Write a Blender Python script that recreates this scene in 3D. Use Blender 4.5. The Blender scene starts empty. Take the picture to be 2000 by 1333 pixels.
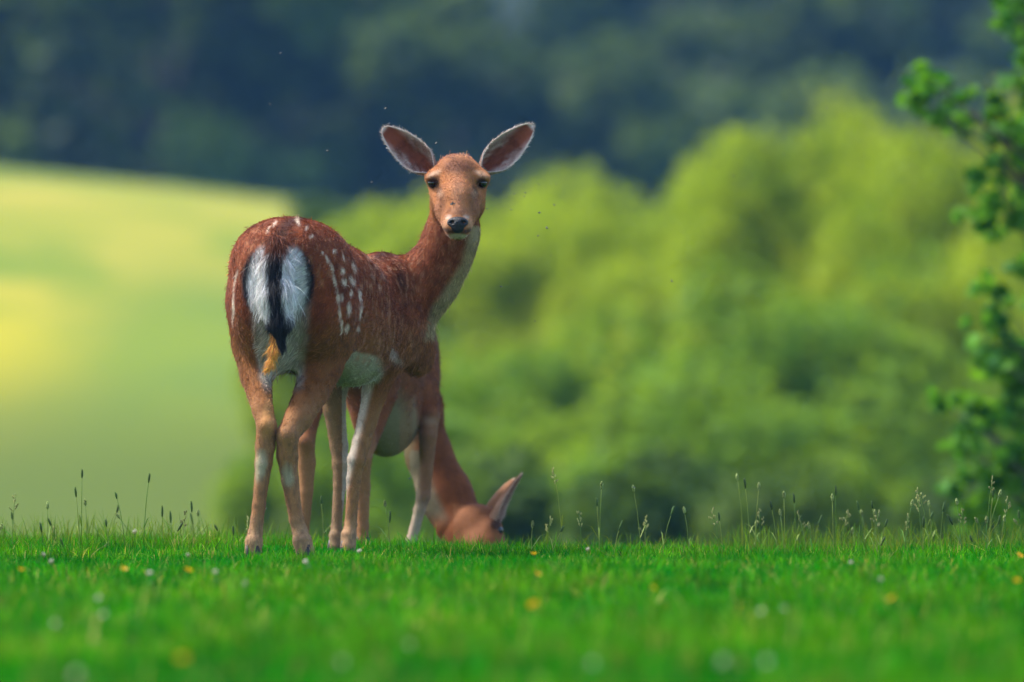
import bpy, math, random
import numpy as np
from mathutils import Vector

# ------------------------------------------------------------------ camera, sky, sun, exposure
S = bpy.context.scene
COL = S.collection
R = math.radians
FPX, CAMZ = 18750.0, 0.572          # focal length in photo pixels (2000 wide), eye height in metres

cam_d = bpy.data.cameras.new('camera')
cam = bpy.data.objects.new('camera', cam_d)
COL.objects.link(cam)
cam.location = (0, 0, CAMZ)
cam.rotation_euler = (R(90), 0, 0)
cam_d.sensor_width = 36
cam_d.lens = FPX / 2000 * 36
cam_d.clip_start, cam_d.clip_end = 0.5, 3000
cam_d.dof.use_dof = True
cam_d.dof.focus_distance = 25.3
cam_d.dof.aperture_fstop = 3.4
S.camera = cam

SUN_AZ, SUN_EL = R(-72), R(55)       # azimuth clockwise from +Y (behind the deer, to the left)
sun_vec = Vector((math.sin(SUN_AZ) * math.cos(SUN_EL), math.cos(SUN_AZ) * math.cos(SUN_EL), math.sin(SUN_EL)))
sun_d = bpy.data.lights.new('sun', 'SUN')
sun_d.energy, sun_d.angle, sun_d.color = 2.2, R(6), (1.0, 0.93, 0.82)
sun = bpy.data.objects.new('sun', sun_d)
COL.objects.link(sun)
sun.rotation_euler = (-sun_vec).to_track_quat('-Z', 'Y').to_euler()
sun.location = (0, 0, 90)

W = bpy.data.worlds.new('World')
S.world = W
W.use_nodes = True
wn = W.node_tree
sky = wn.nodes.new('ShaderNodeTexSky')
sky.sky_type = 'NISHITA'
sky.sun_disc = False
sky.sun_elevation, sky.sun_rotation = SUN_EL, SUN_AZ
sky.air_density, sky.dust_density, sky.ozone_density = 1.0, 2.0, 1.0
wn.links.new(sky.outputs[0], wn.nodes['Background'].inputs[0])
wn.nodes['Background'].inputs[1].default_value = 0.13

S.view_settings.view_transform = 'Standard'
S.view_settings.look = 'None'
S.view_settings.gamma = 1.0
S.view_settings.use_curve_mapping = False
S.view_settings.exposure = 1.72
S.render.engine = 'CYCLES'
S.cycles.use_denoising = True
S.cycles.max_bounces = 7
S.cycles.diffuse_bounces = 3
S.cycles.transmission_bounces = 4
S.cycles.volume_bounces = 0
S.cycles.transparent_max_bounces = 12
S.cycles.caustics_reflective = False
S.cycles.caustics_refractive = False
S.cycles.sample_clamp_indirect = 4

# ------------------------------------------------------------------ helpers
rng = np.random.default_rng(7)


def at(px, py, Y):
    return np.array(((px - 1000) * Y / FPX, Y, CAMZ - (py - 666) * Y / FPX))


def tag(o, label=None, cat=None, group=None, kind=None):
    for k, v in (('label', label), ('category', cat), ('group', group), ('kind', kind)):
        if v:
            o[k] = v
    return o


def link(name, data, parent=None, loc=None):
    o = bpy.data.objects.new(name, data)
    COL.objects.link(o)
    if parent is not None:
        o.parent = parent
    if loc is not None:
        o.location = loc
    return o


def empty(name, loc=(0, 0, 0)):
    o = link(name, None)
    o.location = loc
    o.empty_display_size = 0.1
    return o


def mesh_np(name, V, loops, sizes, mat=None, tint=None, smooth=True):
    V = np.asarray(V, np.float32)
    loops = np.asarray(loops, np.int32).ravel()
    sizes = np.asarray(sizes, np.int32)
    me = bpy.data.meshes.new(name)
    me.vertices.add(len(V))
    me.vertices.foreach_set('co', V.ravel())
    me.loops.add(len(loops))
    me.loops.foreach_set('vertex_index', loops)
    me.polygons.add(len(sizes))
    st = np.zeros(len(sizes), np.int32)
    st[1:] = np.cumsum(sizes)[:-1]
    me.polygons.foreach_set('loop_start', st)
    if tint is not None:
        a = me.color_attributes.new('tint', 'FLOAT_COLOR', 'POINT')
        c = np.ones((len(V), 4), np.float32)
        c[:, :3] = tint
        a.data.foreach_set('color', c.ravel())
    me.update(calc_edges=True)
    me.validate()
    me.polygons.foreach_set('use_smooth', np.full(len(me.polygons), smooth, bool))
    if mat:
        me.materials.append(mat)
    return me


def quads(name, V, Q, mat=None, tint=None, smooth=True):
    Q = np.asarray(Q)
    return mesh_np(name, V, Q, np.full(len(Q), Q.shape[1]), mat, tint, smooth)


class MB:
    """collects polygons for one mesh"""
    def __init__(self):
        self.v, self.f, self.c = [], [], []

    def add(self, V, F, col=(1, 1, 1)):
        n = len(self.v)
        self.v += [tuple(p) for p in V]
        self.c += [tuple(col)] * len(V)
        self.f += [tuple(i + n for i in f) for f in F]

    def tube(self, pts, radii, n=6, col=(1, 1, 1)):
        pts = [Vector(p) for p in pts]
        V, F = [], []
        ref = Vector((0.31, 0.87, 0.13))
        for i, p in enumerate(pts):
            t = (pts[min(i + 1, len(pts) - 1)] - pts[max(i - 1, 0)]).normalized()
            a = t.cross(ref).normalized()
            b = t.cross(a)
            for k in range(n):
                w = 2 * math.pi * k / n
                V.append(p + (a * math.cos(w) + b * math.sin(w)) * radii[i])
        for i in range(len(pts) - 1):
            for k in range(n):
                k2 = (k + 1) % n
                F.append((i * n + k, i * n + k2, (i + 1) * n + k2, (i + 1) * n + k))
        F.append(tuple(range(n))[::-1])
        F.append(tuple((len(pts) - 1) * n + k for k in range(n)))
        self.add(V, F, col)

    def blob(self, c, r, nu=8, nv=6, col=(1, 1, 1)):
        V, F = [], []
        for j in range(nv + 1):
            ph = math.pi * j / nv
            for i in range(nu):
                th = 2 * math.pi * i / nu
                V.append((c[0] + r[0] * math.sin(ph) * math.cos(th), c[1] + r[1] * math.sin(ph) * math.sin(th), c[2] + r[2] * math.cos(ph)))
        for j in range(nv):
            for i in range(nu):
                i2 = (i + 1) % nu
                F.append((j * nu + i, (j + 1) * nu + i, (j + 1) * nu + i2, j * nu + i2))
        self.add(V, F, col)

    def mesh(self, name, mat, smooth=True):
        return mesh_np(name, self.v, [i for f in self.f for i in f], [len(f) for f in self.f], mat, np.array(self.c), smooth)

    def build(self, name, mat, parent=None, loc=None, smooth=True):
        return link(name, self.mesh(name, mat, smooth), parent, loc)


def _hash(ix, iy, iz, seed):
    n = (ix * 374761393 + iy * 668265263 + iz * 2147483647 + seed * 974634777).astype(np.int64) & 0xffffffff
    n = ((n ^ (n >> 13)) * 1274126177) & 0xffffffff
    n = ((n ^ (n >> 16)) * 2246822519) & 0xffffffff
    return ((n ^ (n >> 15)) & 0xffff) / 65535.0


def vnoise(P, scale, seed=0):
    """value noise 0..1 at points P (n,3)"""
    P = np.asarray(P, float) * scale
    i = np.floor(P).astype(np.int64)
    f = P - i
    f = f * f * (3 - 2 * f)
    out = 0
    for dx in (0, 1):
        for dy in (0, 1):
            for dz in (0, 1):
                w = (f[:, 0] if dx else 1 - f[:, 0]) * (f[:, 1] if dy else 1 - f[:, 1]) * (f[:, 2] if dz else 1 - f[:, 2])
                out = out + w * _hash(i[:, 0] + dx, i[:, 1] + dy, i[:, 2] + dz, seed)
    return out


def sstep(a, b, x):
    t = np.clip((x - a) / (b - a), 0, 1)
    return t * t * (3 - 2 * t)


def norm(v):
    return v / np.maximum(np.linalg.norm(v, axis=-1, keepdims=True), 1e-9)


# ------------------------------------------------------------------ materials
def material(name, color=None, rough=0.6, spec=0.3, translucent=0.0, noise=None, tint=False, bump=None, sheen=0.0, trans_col=None):
    """procedural material: base colour (or the mesh's own tint) broken up by noise, optional thin-leaf translucency"""
    m = bpy.data.materials.new(name)
    m.use_nodes = True
    nt = m.node_tree
    b = nt.nodes['Principled BSDF']
    out = nt.nodes['Material Output']
    b.inputs['Roughness'].default_value = rough
    b.inputs['Specular IOR Level'].default_value = spec
    if sheen:
        b.inputs['Sheen Weight'].default_value = sheen
        b.inputs['Sheen Roughness'].default_value = 0.5
    if tint:
        src = nt.nodes.new('ShaderNodeAttribute')
        src.attribute_name = 'tint'
        cs = src.outputs['Color']
    else:
        src = nt.nodes.new('ShaderNodeRGB')
        src.outputs[0].default_value = (*color, 1)
        cs = src.outputs[0]
    tc = nt.nodes.new('ShaderNodeTexCoord')
    if noise:
        nz = nt.nodes.new('ShaderNodeTexNoise')
        nz.inputs['Scale'].default_value = noise[0]
        nz.inputs['Detail'].default_value = 4
        nt.links.new(tc.outputs['Object'], nz.inputs['Vector'])
        mr = nt.nodes.new('ShaderNodeMapRange')
        mr.inputs['From Min'].default_value, mr.inputs['From Max'].default_value = 0.25, 0.75
        mr.inputs['To Min'].default_value, mr.inputs['To Max'].default_value = 1 - noise[1], 1 + noise[1]
        nt.links.new(nz.outputs['Fac'], mr.inputs['Value'])
        mx = nt.nodes.new('ShaderNodeVectorMath')
        mx.operation = 'SCALE'
        nt.links.new(cs, mx.inputs[0])
        nt.links.new(mr.outputs[0], mx.inputs['Scale'])
        cs = mx.outputs[0]
        if bump:
            bp = nt.nodes.new('ShaderNodeBump')
            bp.inputs['Strength'].default_value = bump
            bp.inputs['Distance'].default_value = 0.01
            nt.links.new(nz.outputs['Fac'], bp.inputs['Height'])
            nt.links.new(bp.outputs[0], b.inputs['Normal'])
    nt.links.new(cs, b.inputs['Base Color'])
    if translucent:
        tr = nt.nodes.new('ShaderNodeBsdfTranslucent')
        tm = nt.nodes.new('ShaderNodeVectorMath')
        tm.operation = 'MULTIPLY'
        tm.inputs[1].default_value = trans_col or (1.2, 1.1, 0.6)
        nt.links.new(cs, tm.inputs[0])
        nt.links.new(tm.outputs[0], tr.inputs['Color'])
        ms = nt.nodes.new('ShaderNodeMixShader')
        ms.inputs[0].default_value = translucent
        nt.links.new(b.outputs[0], ms.inputs[1])
        nt.links.new(tr.outputs[0], ms.inputs[2])
        nt.links.new(ms.outputs[0], out.inputs['Surface'])
    return m


M_SKIN = material('deer_skin', tint=True, rough=0.75, spec=0.15, noise=(90, 0.08))
M_FUR = material('deer_fur', tint=True, rough=0.5, spec=0.3, translucent=0.22, trans_col=(1.1, 1.0, 0.9))
M_EYE = material('deer_eye', (0.006, 0.004, 0.003), rough=0.08, spec=0.6)
M_NOSE = material('deer_nose', (0.010, 0.010, 0.012), rough=0.42, spec=0.35, noise=(260, 0.5), bump=0.5)
M_HOOF = material('deer_hoof', (0.03, 0.022, 0.018), rough=0.5, noise=(80, 0.4))
M_GRASS = material('grass_blade', tint=True, rough=0.6, spec=0.05, translucent=0.42, trans_col=(1.3, 1.15, 0.5))
M_STEM = material('grass_stem', tint=True, rough=0.6, spec=0.2, translucent=0.15, noise=(60, 0.2))
M_LEAF = material('leaf', tint=True, rough=0.55, spec=0.15, translucent=0.45, trans_col=(1.35, 1.2, 0.4))
M_BARK = material('bark', (0.09, 0.075, 0.06), rough=0.9, noise=(14, 0.45), bump=0.6)
M_PETAL_W = material('white_petal', tint=True, rough=0.6, translucent=0.3, trans_col=(1, 1, 1), noise=(200, 0.12))
M_PETAL_Y = material('yellow_petal', (0.75, 0.42, 0.01), rough=0.35, translucent=0.3, trans_col=(1, 1, 1), noise=(200, 0.12))
M_FLY = material('fly_body', (0.012, 0.011, 0.01), rough=0.35, noise=(400, 0.3))
M_WING = material('fly_wing', (0.16, 0.16, 0.15), rough=0.25, translucent=0.6, trans_col=(1, 1, 1), noise=(400, 0.1))


# ------------------------------------------------------------------ ground
def H(x, y):
    x = np.asarray(x, float)
    y = np.asarray(y, float)
    d = np.maximum(0, y - 26.2)
    z = -3.4 * (1 - np.exp(-(0.046 * d * d) / 3.4))
    z = z + 0.012 * np.sin(x * 1.7 + 0.6) * np.sin(y * 0.9) * (y < 60)
    # open field rising across the valley, its skyline falling gently to the right
    ridge = 3.26 - 0.09 * (x + 8) - 0.004 * (x + 8) ** 2 * (x > -8)
    ridge = np.maximum(ridge, -1.5)
    f = sstep(48, 152, y)
    f = 0.5 * f + 0.5 * np.clip((y - 55) / 95, 0, 1)
    z = z + f * (ridge + 3.4)
    # falls away behind the field, then the wooded hillside
    z = z - 9 * sstep(152, 205, y)
    z = z + 58 * sstep(205, 470, y)
    return z


def build_ground():
    ys = np.concatenate([np.arange(-40, 12, 4), np.arange(12, 34, 0.25), np.arange(34, 60, 1.0), np.arange(60, 210, 3), np.arange(210, 521, 10)])
    xs = np.concatenate([np.arange(-300, -40, 20), np.arange(-40, -6, 2), np.arange(-6, 6, 0.25), np.arange(6, 40, 2), np.arange(40, 301, 20)])
    X, Y = np.meshgrid(xs, ys)
    V = np.stack([X, Y, H(X, Y)], -1).reshape(-1, 3)
    n, m = len(ys), len(xs)
    i = (np.arange(n - 1)[:, None] * m + np.arange(m - 1)[None]).ravel()
    Q = np.stack([i, i + 1, i + m + 1, i + m], 1)
    mt = bpy.data.materials.new('ground')
    mt.use_nodes = True
    nt = mt.node_tree
    b = nt.nodes['Principled BSDF']
    b.inputs['Roughness'].default_value = 0.9
    b.inputs['Specular IOR Level'].default_value = 0.1
    tc = nt.nodes.new('ShaderNodeTexCoord')
    sep = nt.nodes.new('ShaderNodeSeparateXYZ')
    nt.links.new(tc.outputs['Object'], sep.inputs[0])

    def ramp(src, a, c):
        r = nt.nodes.new('ShaderNodeMapRange')
        r.interpolation_type = 'SMOOTHSTEP'
        r.inputs['From Min'].default_value, r.inputs['From Max'].default_value = a, c
        nt.links.new(src, r.inputs['Value'])
        return r.outputs[0]

    def noise(scale, detail=3, ratio=(1, 1, 1)):
        mp = nt.nodes.new('ShaderNodeMapping')
        mp.inputs['Scale'].default_value = ratio
        nt.links.new(tc.outputs['Object'], mp.inputs[0])
        nz = nt.nodes.new('ShaderNodeTexNoise')
        nz.inputs['Scale'].default_value = scale
        nz.inputs['Detail'].default_value = detail
        nt.links.new(mp.outputs[0], nz.inputs['Vector'])
        return nz.outputs['Fac']

    def mix(f, a, c):
        x = nt.nodes.new('ShaderNodeMix')
        x.data_type = 'RGBA'
        nt.links.new(f, x.inputs['Factor'])
        for s, v in (('A', a), ('B', c)):
            k = [q for q in x.inputs if q.name == s and q.type == 'RGBA'][0]
            if isinstance(v, tuple):
                k.default_value = (*v, 1)
            else:
                nt.links.new(v, k)
        return [q for q in x.outputs if q.type == 'RGBA'][0]

    soil = mix(ramp(noise(9), .35, .65), (0.02, 0.055, 0.008), (0.035, 0.10, 0.010))
    grass = mix(ramp(noise(0.12, 4, (1, .35, 1)), .35, .65), (0.175, 0.20, 0.012), (0.29, 0.25, 0.03))
    mp = nt.nodes.new('ShaderNodeMapping')                       # a drift of buttercups on the slope
    mp.inputs['Location'].default_value = (6.4 / 4.6, -109 / 12, 0)
    mp.inputs['Scale'].default_value = (1 / 4.6, 1 / 12, 0)
    nt.links.new(tc.outputs['Object'], mp.inputs[0])
    ln = nt.nodes.new('ShaderNodeVectorMath')
    ln.operation = 'LENGTH'
    nt.links.new(mp.outputs[0], ln.inputs[0])
    nzm = nt.nodes.new('ShaderNodeMath')
    nzm.operation = 'MULTIPLY_ADD'
    nt.links.new(noise(0.3, 3, (1, .4, 1)), nzm.inputs[0])
    nzm.inputs[1].default_value = 1.3
    nt.links.new(ln.outputs['Value'], nzm.inputs[2])
    yellow = mix(ramp(nzm.outputs[0], 2.1, 0.7), grass, (0.29, 0.255, 0.008))
    lane = nt.nodes.new('ShaderNodeMath')                        # uncut greener grass along the hedge side
    lane.operation = 'MULTIPLY'
    nt.links.new(ramp(sep.outputs['X'], -6.2, -3.8), lane.inputs[0])
    nt.links.new(ramp(sep.outputs['Y'], 131, 117), lane.inputs[1])
    green = mix(lane.outputs[0], yellow, (0.10, 0.155, 0.014))
    streak = mix(ramp(noise(0.4, 4, (1, .3, 1)), .48, .66), green, (0.12, 0.17, 0.010))
    field = mix(ramp(sep.outputs['Y'], 141, 151), streak, (0.13, 0.19, 0.015))
    valley = mix(ramp(sep.outputs['Y'], 92, 112), (0.066, 0.098, 0.008), field)
    far = mix(ramp(sep.outputs['Y'], 160, 200), valley, (0.02, 0.035, 0.02))
    c = mix(ramp(sep.outputs['Y'], 29, 36), soil, far)
    nt.links.new(c, b.inputs['Base Color'])
    o = link('ground', quads('ground', V, Q, mt))
    tag(o, kind='structure')
    return o


build_ground()


# ------------------------------------------------------------------ lawn on the crest
def blades(P, h, w, lean, az, col, bend=1.0):
    """arrays of blades -> (V, loops, sizes, tint): two quads and a tip triangle each"""
    n = len(P)
    d = np.stack([np.cos(az), np.sin(az), np.zeros(n)], 1)
    face = rng.uniform(0, np.pi, n)
    s = np.stack([np.cos(face), np.sin(face), np.zeros(n)], 1)
    rows = []
    for t, ww in ((0, 1.0), (0.4, 0.9), (0.75, 0.6)):
        c = P + d * (lean * h * (t ** 1.8) * bend)[:, None]
        c[:, 2] += h * (t - 0.25 * lean * t * t)
        rows += [c - s * (w * ww / 2)[:, None], c + s * (w * ww / 2)[:, None]]
    c = P + d * (lean * h * bend)[:, None]
    c[:, 2] += h * (1 - 0.28 * lean)
    rows.append(c)
    V = np.stack(rows, 1).reshape(-1, 3)
    b = np.arange(n)[:, None] * 7
    L = (b + np.array([0, 1, 3, 2, 2, 3, 5, 4, 4, 5, 6])[None]).ravel()
    sizes = np.tile([4, 4, 3], n)
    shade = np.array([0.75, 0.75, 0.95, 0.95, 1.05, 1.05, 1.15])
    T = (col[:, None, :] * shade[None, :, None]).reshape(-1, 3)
    return V, L, sizes, T


def build_lawn():
    parts = []
    for (y0, y1, dens, wd, hh) in ((13.0, 20.5, 3600, 0.0048, 0.046), (20.5, 23.5, 4800, 0.0034, 0.036), (23.5, 27.6, 9500, 0.0024, 0.030), (27.6, 31, 1800, 0.004, 0.036)):
        hw = y1 * 1000 / FPX + 0.85
        n = int((y1 - y0) * 2 * hw * dens)
        x = rng.uniform(-hw, hw, n)
        y = rng.uniform(y0, y1, n)
        P = np.stack([x, y, H(x, y) - 0.004], 1)
        n1 = vnoise(P, 2.3, 1)
        n2 = vnoise(P, 7.0, 2)
        n3 = vnoise(P, 22.0, 3)
        keep = rng.random(n) < 0.55 + 0.6 * n2
        P, n1, n2, n3 = P[keep], n1[keep], n2[keep], n3[keep]
        n = len(P)
        h = hh * (0.45 + 0.55 * n1 + 0.5 * n3) * rng.lognormal(0, 0.28, n)
        lean = np.clip(rng.gamma(2.2, 0.26, n), 0.05, 1.6)
        az = rng.uniform(0, 2 * np.pi, n)
        w = wd * rng.uniform(0.7, 1.3, n)
        a = np.array([0.003, 0.150, 0.0004])
        c = np.array([0.070, 0.220, 0.001])
        k = np.clip(0.15 + 1.3 * (n1 - 0.45) + 1.3 * (n2 - 0.5) + 0.8 * (n3 - 0.5) + rng.normal(0, 0.2, n), 0, 1)[:, None]
        col = a * (1 - k) + c * k
        dry = rng.random(n) < 0.03 + 0.09 * (n2 > 0.68)
        col[dry] = np.array([0.30, 0.27, 0.08]) * rng.uniform(0.6, 1.1, (dry.sum(), 1))
        col *= rng.lognormal(-0.05, 0.3, (n, 1)) * (0.55 + 0.9 * vnoise(P, 11, 21))[:, None]
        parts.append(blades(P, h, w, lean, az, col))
    # scattered longer blades along the crest, thicker towards both sides of the frame
    n = 5200
    x = np.where(rng.random(n) < 0.5, rng.uniform(-1.95, 1.95, n), np.where(rng.random(n) < 0.42, rng.normal(-1.15, 0.28, n), rng.normal(1.0, 0.42, n)))
    y = rng.uniform(25.6, 27.8, n)
    P = np.stack([x, y, H(x, y) - 0.004], 1)
    col = np.array([0.06, 0.16, 0.015]) * rng.uniform(0.6, 1.4, (n, 1)) + np.array([0.12, 0.08, 0.01]) * rng.random((n, 1)) ** 2
    parts.append(blades(P, rng.uniform(0.03, 0.12, n) * (0.65 + 0.3 * (np.abs(x) > 0.6)), np.full(n, 0.0022), rng.uniform(0.05, 0.6, n), rng.uniform(0, 6.28, n), col))
    off, Vs, Ls, Ss, Ts = 0, [], [], [], []
    for V, L, s, T in parts:
        Vs.append(V); Ls.append(L + off); Ss.append(s); Ts.append(T)
        off += len(V)
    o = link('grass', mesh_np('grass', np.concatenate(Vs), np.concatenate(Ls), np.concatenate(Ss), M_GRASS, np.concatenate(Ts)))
    tag(o, 'short bright green lawn grass covering the crest', 'grass', kind='stuff')


build_lawn()


# ------------------------------------------------------------------ leafy plants
def leaf_cloud(n, blobs, size, rs, cols, shell=0.55, fold=True, lobed=False):
    """leaves spread through ellipsoidal clumps; blobs = [(centre, radii, weight, colour_shift)]"""
    w = np.array([b[2] for b in blobs], float)
    pick = rs.choice(len(blobs), n, p=w / w.sum())
    C = np.array([b[0] for b in blobs])[pick]
    Rd = np.array([b[1] for b in blobs])[pick]
    u = norm(rs.normal(size=(n, 3)))
    rad = shell + (1 - shell) * rs.random(n) ** 0.6
    rad = np.where(rs.random(n) < 0.08, rad * rs.uniform(1.0, 1.25, n), rad)
    P = C + u * Rd * rad[:, None]
    P += (vnoise(P, 1.3 / np.mean(Rd), 11)[:, None] - 0.5) * u * Rd * 0.5
    nrm = norm(u * 0.7 + rs.normal(size=(n, 3)) * 0.6 + np.array([0, 0, 0.55]))
    t = norm(np.cross(nrm, rs.normal(size=(n, 3))))
    b = np.cross(nrm, t)
    L = size * rs.uniform(0.6, 1.35, n)
    ww = L * 0.5
    k = rs.random((n, 1))
    shift = np.array([b_[3] if len(b_) > 3 else 0.0 for b_ in blobs])[pick][:, None]
    k = np.clip(k * 0.6 + 0.2 + shift, 0, 1)
    col = (np.array(cols[0]) * (1 - k) + np.array(cols[1]) * k) * rs.uniform(0.75, 1.25, (n, 1))
    if lobed:
        prof = [(0.0, 0.0), (0.18, 0.55), (0.32, 0.32), (0.48, 0.85), (0.62, 0.5), (0.78, 0.8), (1.0, 0.0)]
    else:
        prof = [(0.0, 0.0), (0.45, 1.0), (1.0, 0.0)]
    V = []
    for s_, w_ in prof:
        c = P + t * (L * (s_ - 0.4))[:, None] - nrm * (L * 0.12 * (s_ - 0.4) ** 2 * 4)[:, None]
        if w_ == 0:
            V.append(c)
        else:
            up = nrm * (ww * w_ * 0.25)[:, None]
            V += [c + b * (ww * w_)[:, None] + up, c, c - b * (ww * w_)[:, None] + up] if lobed else [c + b * (ww * w_)[:, None] + up, c - b * (ww * w_)[:, None] + up]
    V = np.stack(V, 1)
    m = V.shape[1]
    if lobed:
        f = [(0, 1, 2), (0, 2, 3)]
        for j in range(4):
            a = 1 + 3 * j
            f += [(a, a + 3, a + 4), (a, a + 4, a + 1), (a + 1, a + 4, a + 5), (a + 1, a + 5, a + 2)]
        f += [(13, 16, 14), (14, 16, 15)]
        F = (np.arange(n)[:, None, None] * m + np.array(f)[None]).reshape(-1, 3)
    else:
        F = (np.arange(n)[:, None, None] * m + np.array([(0, 1, 3, 2)])[None]).reshape(-1, 4)
    return V.reshape(-1, 3), F, np.repeat(col, m, 0)


def branch_mesh(rs, height, r0, nlimb, spread):
    mb = MB()
    tip = Vector((rs.normal(0, .05) * height, rs.normal(0, .05) * height, height))
    pts = [Vector((0, 0, -0.4)), Vector((0, 0, 0)), tip * 0.35 + Vector((rs.normal(0, .03), rs.normal(0, .03), 0)), tip * 0.7, tip]
    mb.tube(pts, [r0 * 1.25, r0, r0 * 0.75, r0 * 0.45, r0 * 0.12], 8)
    for i in range(nlimb):
        f = rs.uniform(0.25, 0.85)
        a = tip * f
        az = i * 2.4 + rs.normal(0, .3)
        ln = spread * rs.uniform(0.6, 1.0)
        e = a + Vector((math.cos(az) * ln, math.sin(az) * ln, ln * rs.uniform(0.25, 0.8)))
        mdl = (a + e) / 2 + Vector((0, 0, ln * 0.12))
        rr = r0 * (1 - f) * 0.6 + r0 * 0.1
        mb.tube([a, mdl, e], [rr, rr * 0.6, rr * 0.15], 6)
    return mb


def bush_kind(seed, w, h, nblob, n, size, cols):
    rs = np.random.default_rng(seed)
    bl = [((0, 0, h * 0.42), (w * 0.36, w * 0.36, h * 0.40), 1.2, -0.15)]
    for i in range(nblob):
        z = rs.uniform(0.12, 0.92) * h
        taper = math.sqrt(max(0.08, 1 - (abs(z / h - 0.42) / 0.6) ** 3.2))
        a = rs.uniform(0, 2 * math.pi)
        rr = w * 0.40 * taper * rs.uniform(0.6, 1.05)
        s = rs.uniform(0.10, 0.2) * w
        bl.append(((math.cos(a) * rr, math.sin(a) * rr, z), (s, s, s * rs.uniform(0.8, 1.5)), 0.28, rs.uniform(-0.3, 0.3)))
    V, F, T = leaf_cloud(n, bl, size, rs, cols)
    crown = quads('crown', V, F, M_LEAF, T, smooth=False)
    trunk = branch_mesh(rs, h * 0.8, 0.06 * h / 3, 9, w * 0.32).mesh('trunk', M_BARK)
    return crown, trunk


def plant(name, kind, loc, rz, sc, label, cat, group):
    o = empty(name, loc)
    o.rotation_euler.z = rz
    o.scale = sc
    link('crown', kind[0], o)
    link('trunk', kind[1], o)
    tag(o, label, cat, group)
    return o


LIME = ((0.18, 0.29, 0.012), (0.38, 0.46, 0.020))
MIDG = ((0.08, 0.20, 0.02), (0.22, 0.34, 0.02))
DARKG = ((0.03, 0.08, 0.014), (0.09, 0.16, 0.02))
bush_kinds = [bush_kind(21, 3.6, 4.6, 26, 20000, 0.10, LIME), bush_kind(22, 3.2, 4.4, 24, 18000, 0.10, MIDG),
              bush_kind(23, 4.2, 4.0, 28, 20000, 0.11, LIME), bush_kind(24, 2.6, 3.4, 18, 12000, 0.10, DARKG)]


def bush_at(px, top, Y, kind, hgt, wid, label):
    x = (px - 1000) * Y / FPX
    zt = CAMZ - (top - 666) * Y / FPX
    zb = float(H(x, Y)) - 0.05
    base_h = (4.6, 4.4, 4.0, 3.4)[kind]
    base_w = (3.6, 3.2, 4.2, 2.6)[kind]
    s = (zt - zb) / base_h
    plant('shrub', bush_kinds[kind], (x, Y, zb), rng.uniform(0, 6.28), (wid * 1.36 / base_w, wid * 1.36 / base_w, s), label, 'shrub', 'shrubs in the hollow behind the deer')


BUSHES = [
    # px centre, py top, distance, kind, -, width m, label
    (1560, 272, 88, 0, 0, 1.75, 'tall lime green shrub with a pointed top between the hollow and the dark wood'),
    (1685, 292, 90, 2, 0, 1.25, 'narrow yellow green shrub beside the pointed lime shrub, a dark gap at its other side'),
    (1905, 262, 86, 0, 0, 1.7, 'tall sunlit shrub rising behind the oak branches'),
    (1800, 420, 84, 2, 0, 1.6, 'yellow green shrub filling the gap under the dark notch near the oak'),
    (1430, 385, 94, 2, 0, 1.5, 'rounded lime shrub on the shoulder of the tall pointed one'),
    (1100, 388, 98, 2, 0, 2.1, 'broad sunlit shrub spreading behind the standing deer and its ears'),
    (1215, 430, 93, 0, 0, 1.2, 'narrow lime shrub on the flank of the broad sunlit one'),
    (1310, 500, 90, 0, 0, 1.7, 'lower yellow green shrub filling the dip between taller shrubs'),
    (940, 405, 100, 0, 0, 2.0, 'pale lime shrub behind the standing deer head and neck'),
    (780, 440, 102, 2, 0, 1.9, 'pale shrub behind the standing deer back at the field edge'),
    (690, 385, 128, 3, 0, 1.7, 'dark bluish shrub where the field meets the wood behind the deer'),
    (1160, 640, 76, 1, 0, 2.0, 'mid green shrub standing low in front of the broad sunlit one'),
    (1480, 560, 76, 1, 0, 2.2, 'dense mid green shrub below the tall pointed one'),
    (1720, 530, 77, 1, 0, 2.2, 'dense mid green shrub beside the oak branches'),
    (1900, 560, 78, 0, 0, 1.8, 'lime shrub partly hidden by the oak branches'),
    (1330, 740, 68, 1, 0, 2.2, 'low green shrub spreading in the hollow'),
    (1600, 760, 68, 1, 0, 2.1, 'low green shrub right in front of the dense ones'),
    (1850, 800, 68, 1, 0, 1.6, 'low green shrub behind the lowest oak branches'),
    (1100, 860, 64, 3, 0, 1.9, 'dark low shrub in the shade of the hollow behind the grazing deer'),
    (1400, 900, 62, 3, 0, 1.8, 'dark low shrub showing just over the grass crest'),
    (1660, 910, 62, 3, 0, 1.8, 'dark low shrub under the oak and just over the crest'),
    (640, 500, 96, 0, 0, 1.3, 'light green shrub hidden behind the standing deer rump'),
    (930, 700, 72, 1, 0, 1.9, 'green shrub behind the grazing deer neck'),
    (640, 800, 74, 1, 0, 1.2, 'green shrub seen between the standing deer legs'),
]
for b in BUSHES:
    bush_at(*b)


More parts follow.
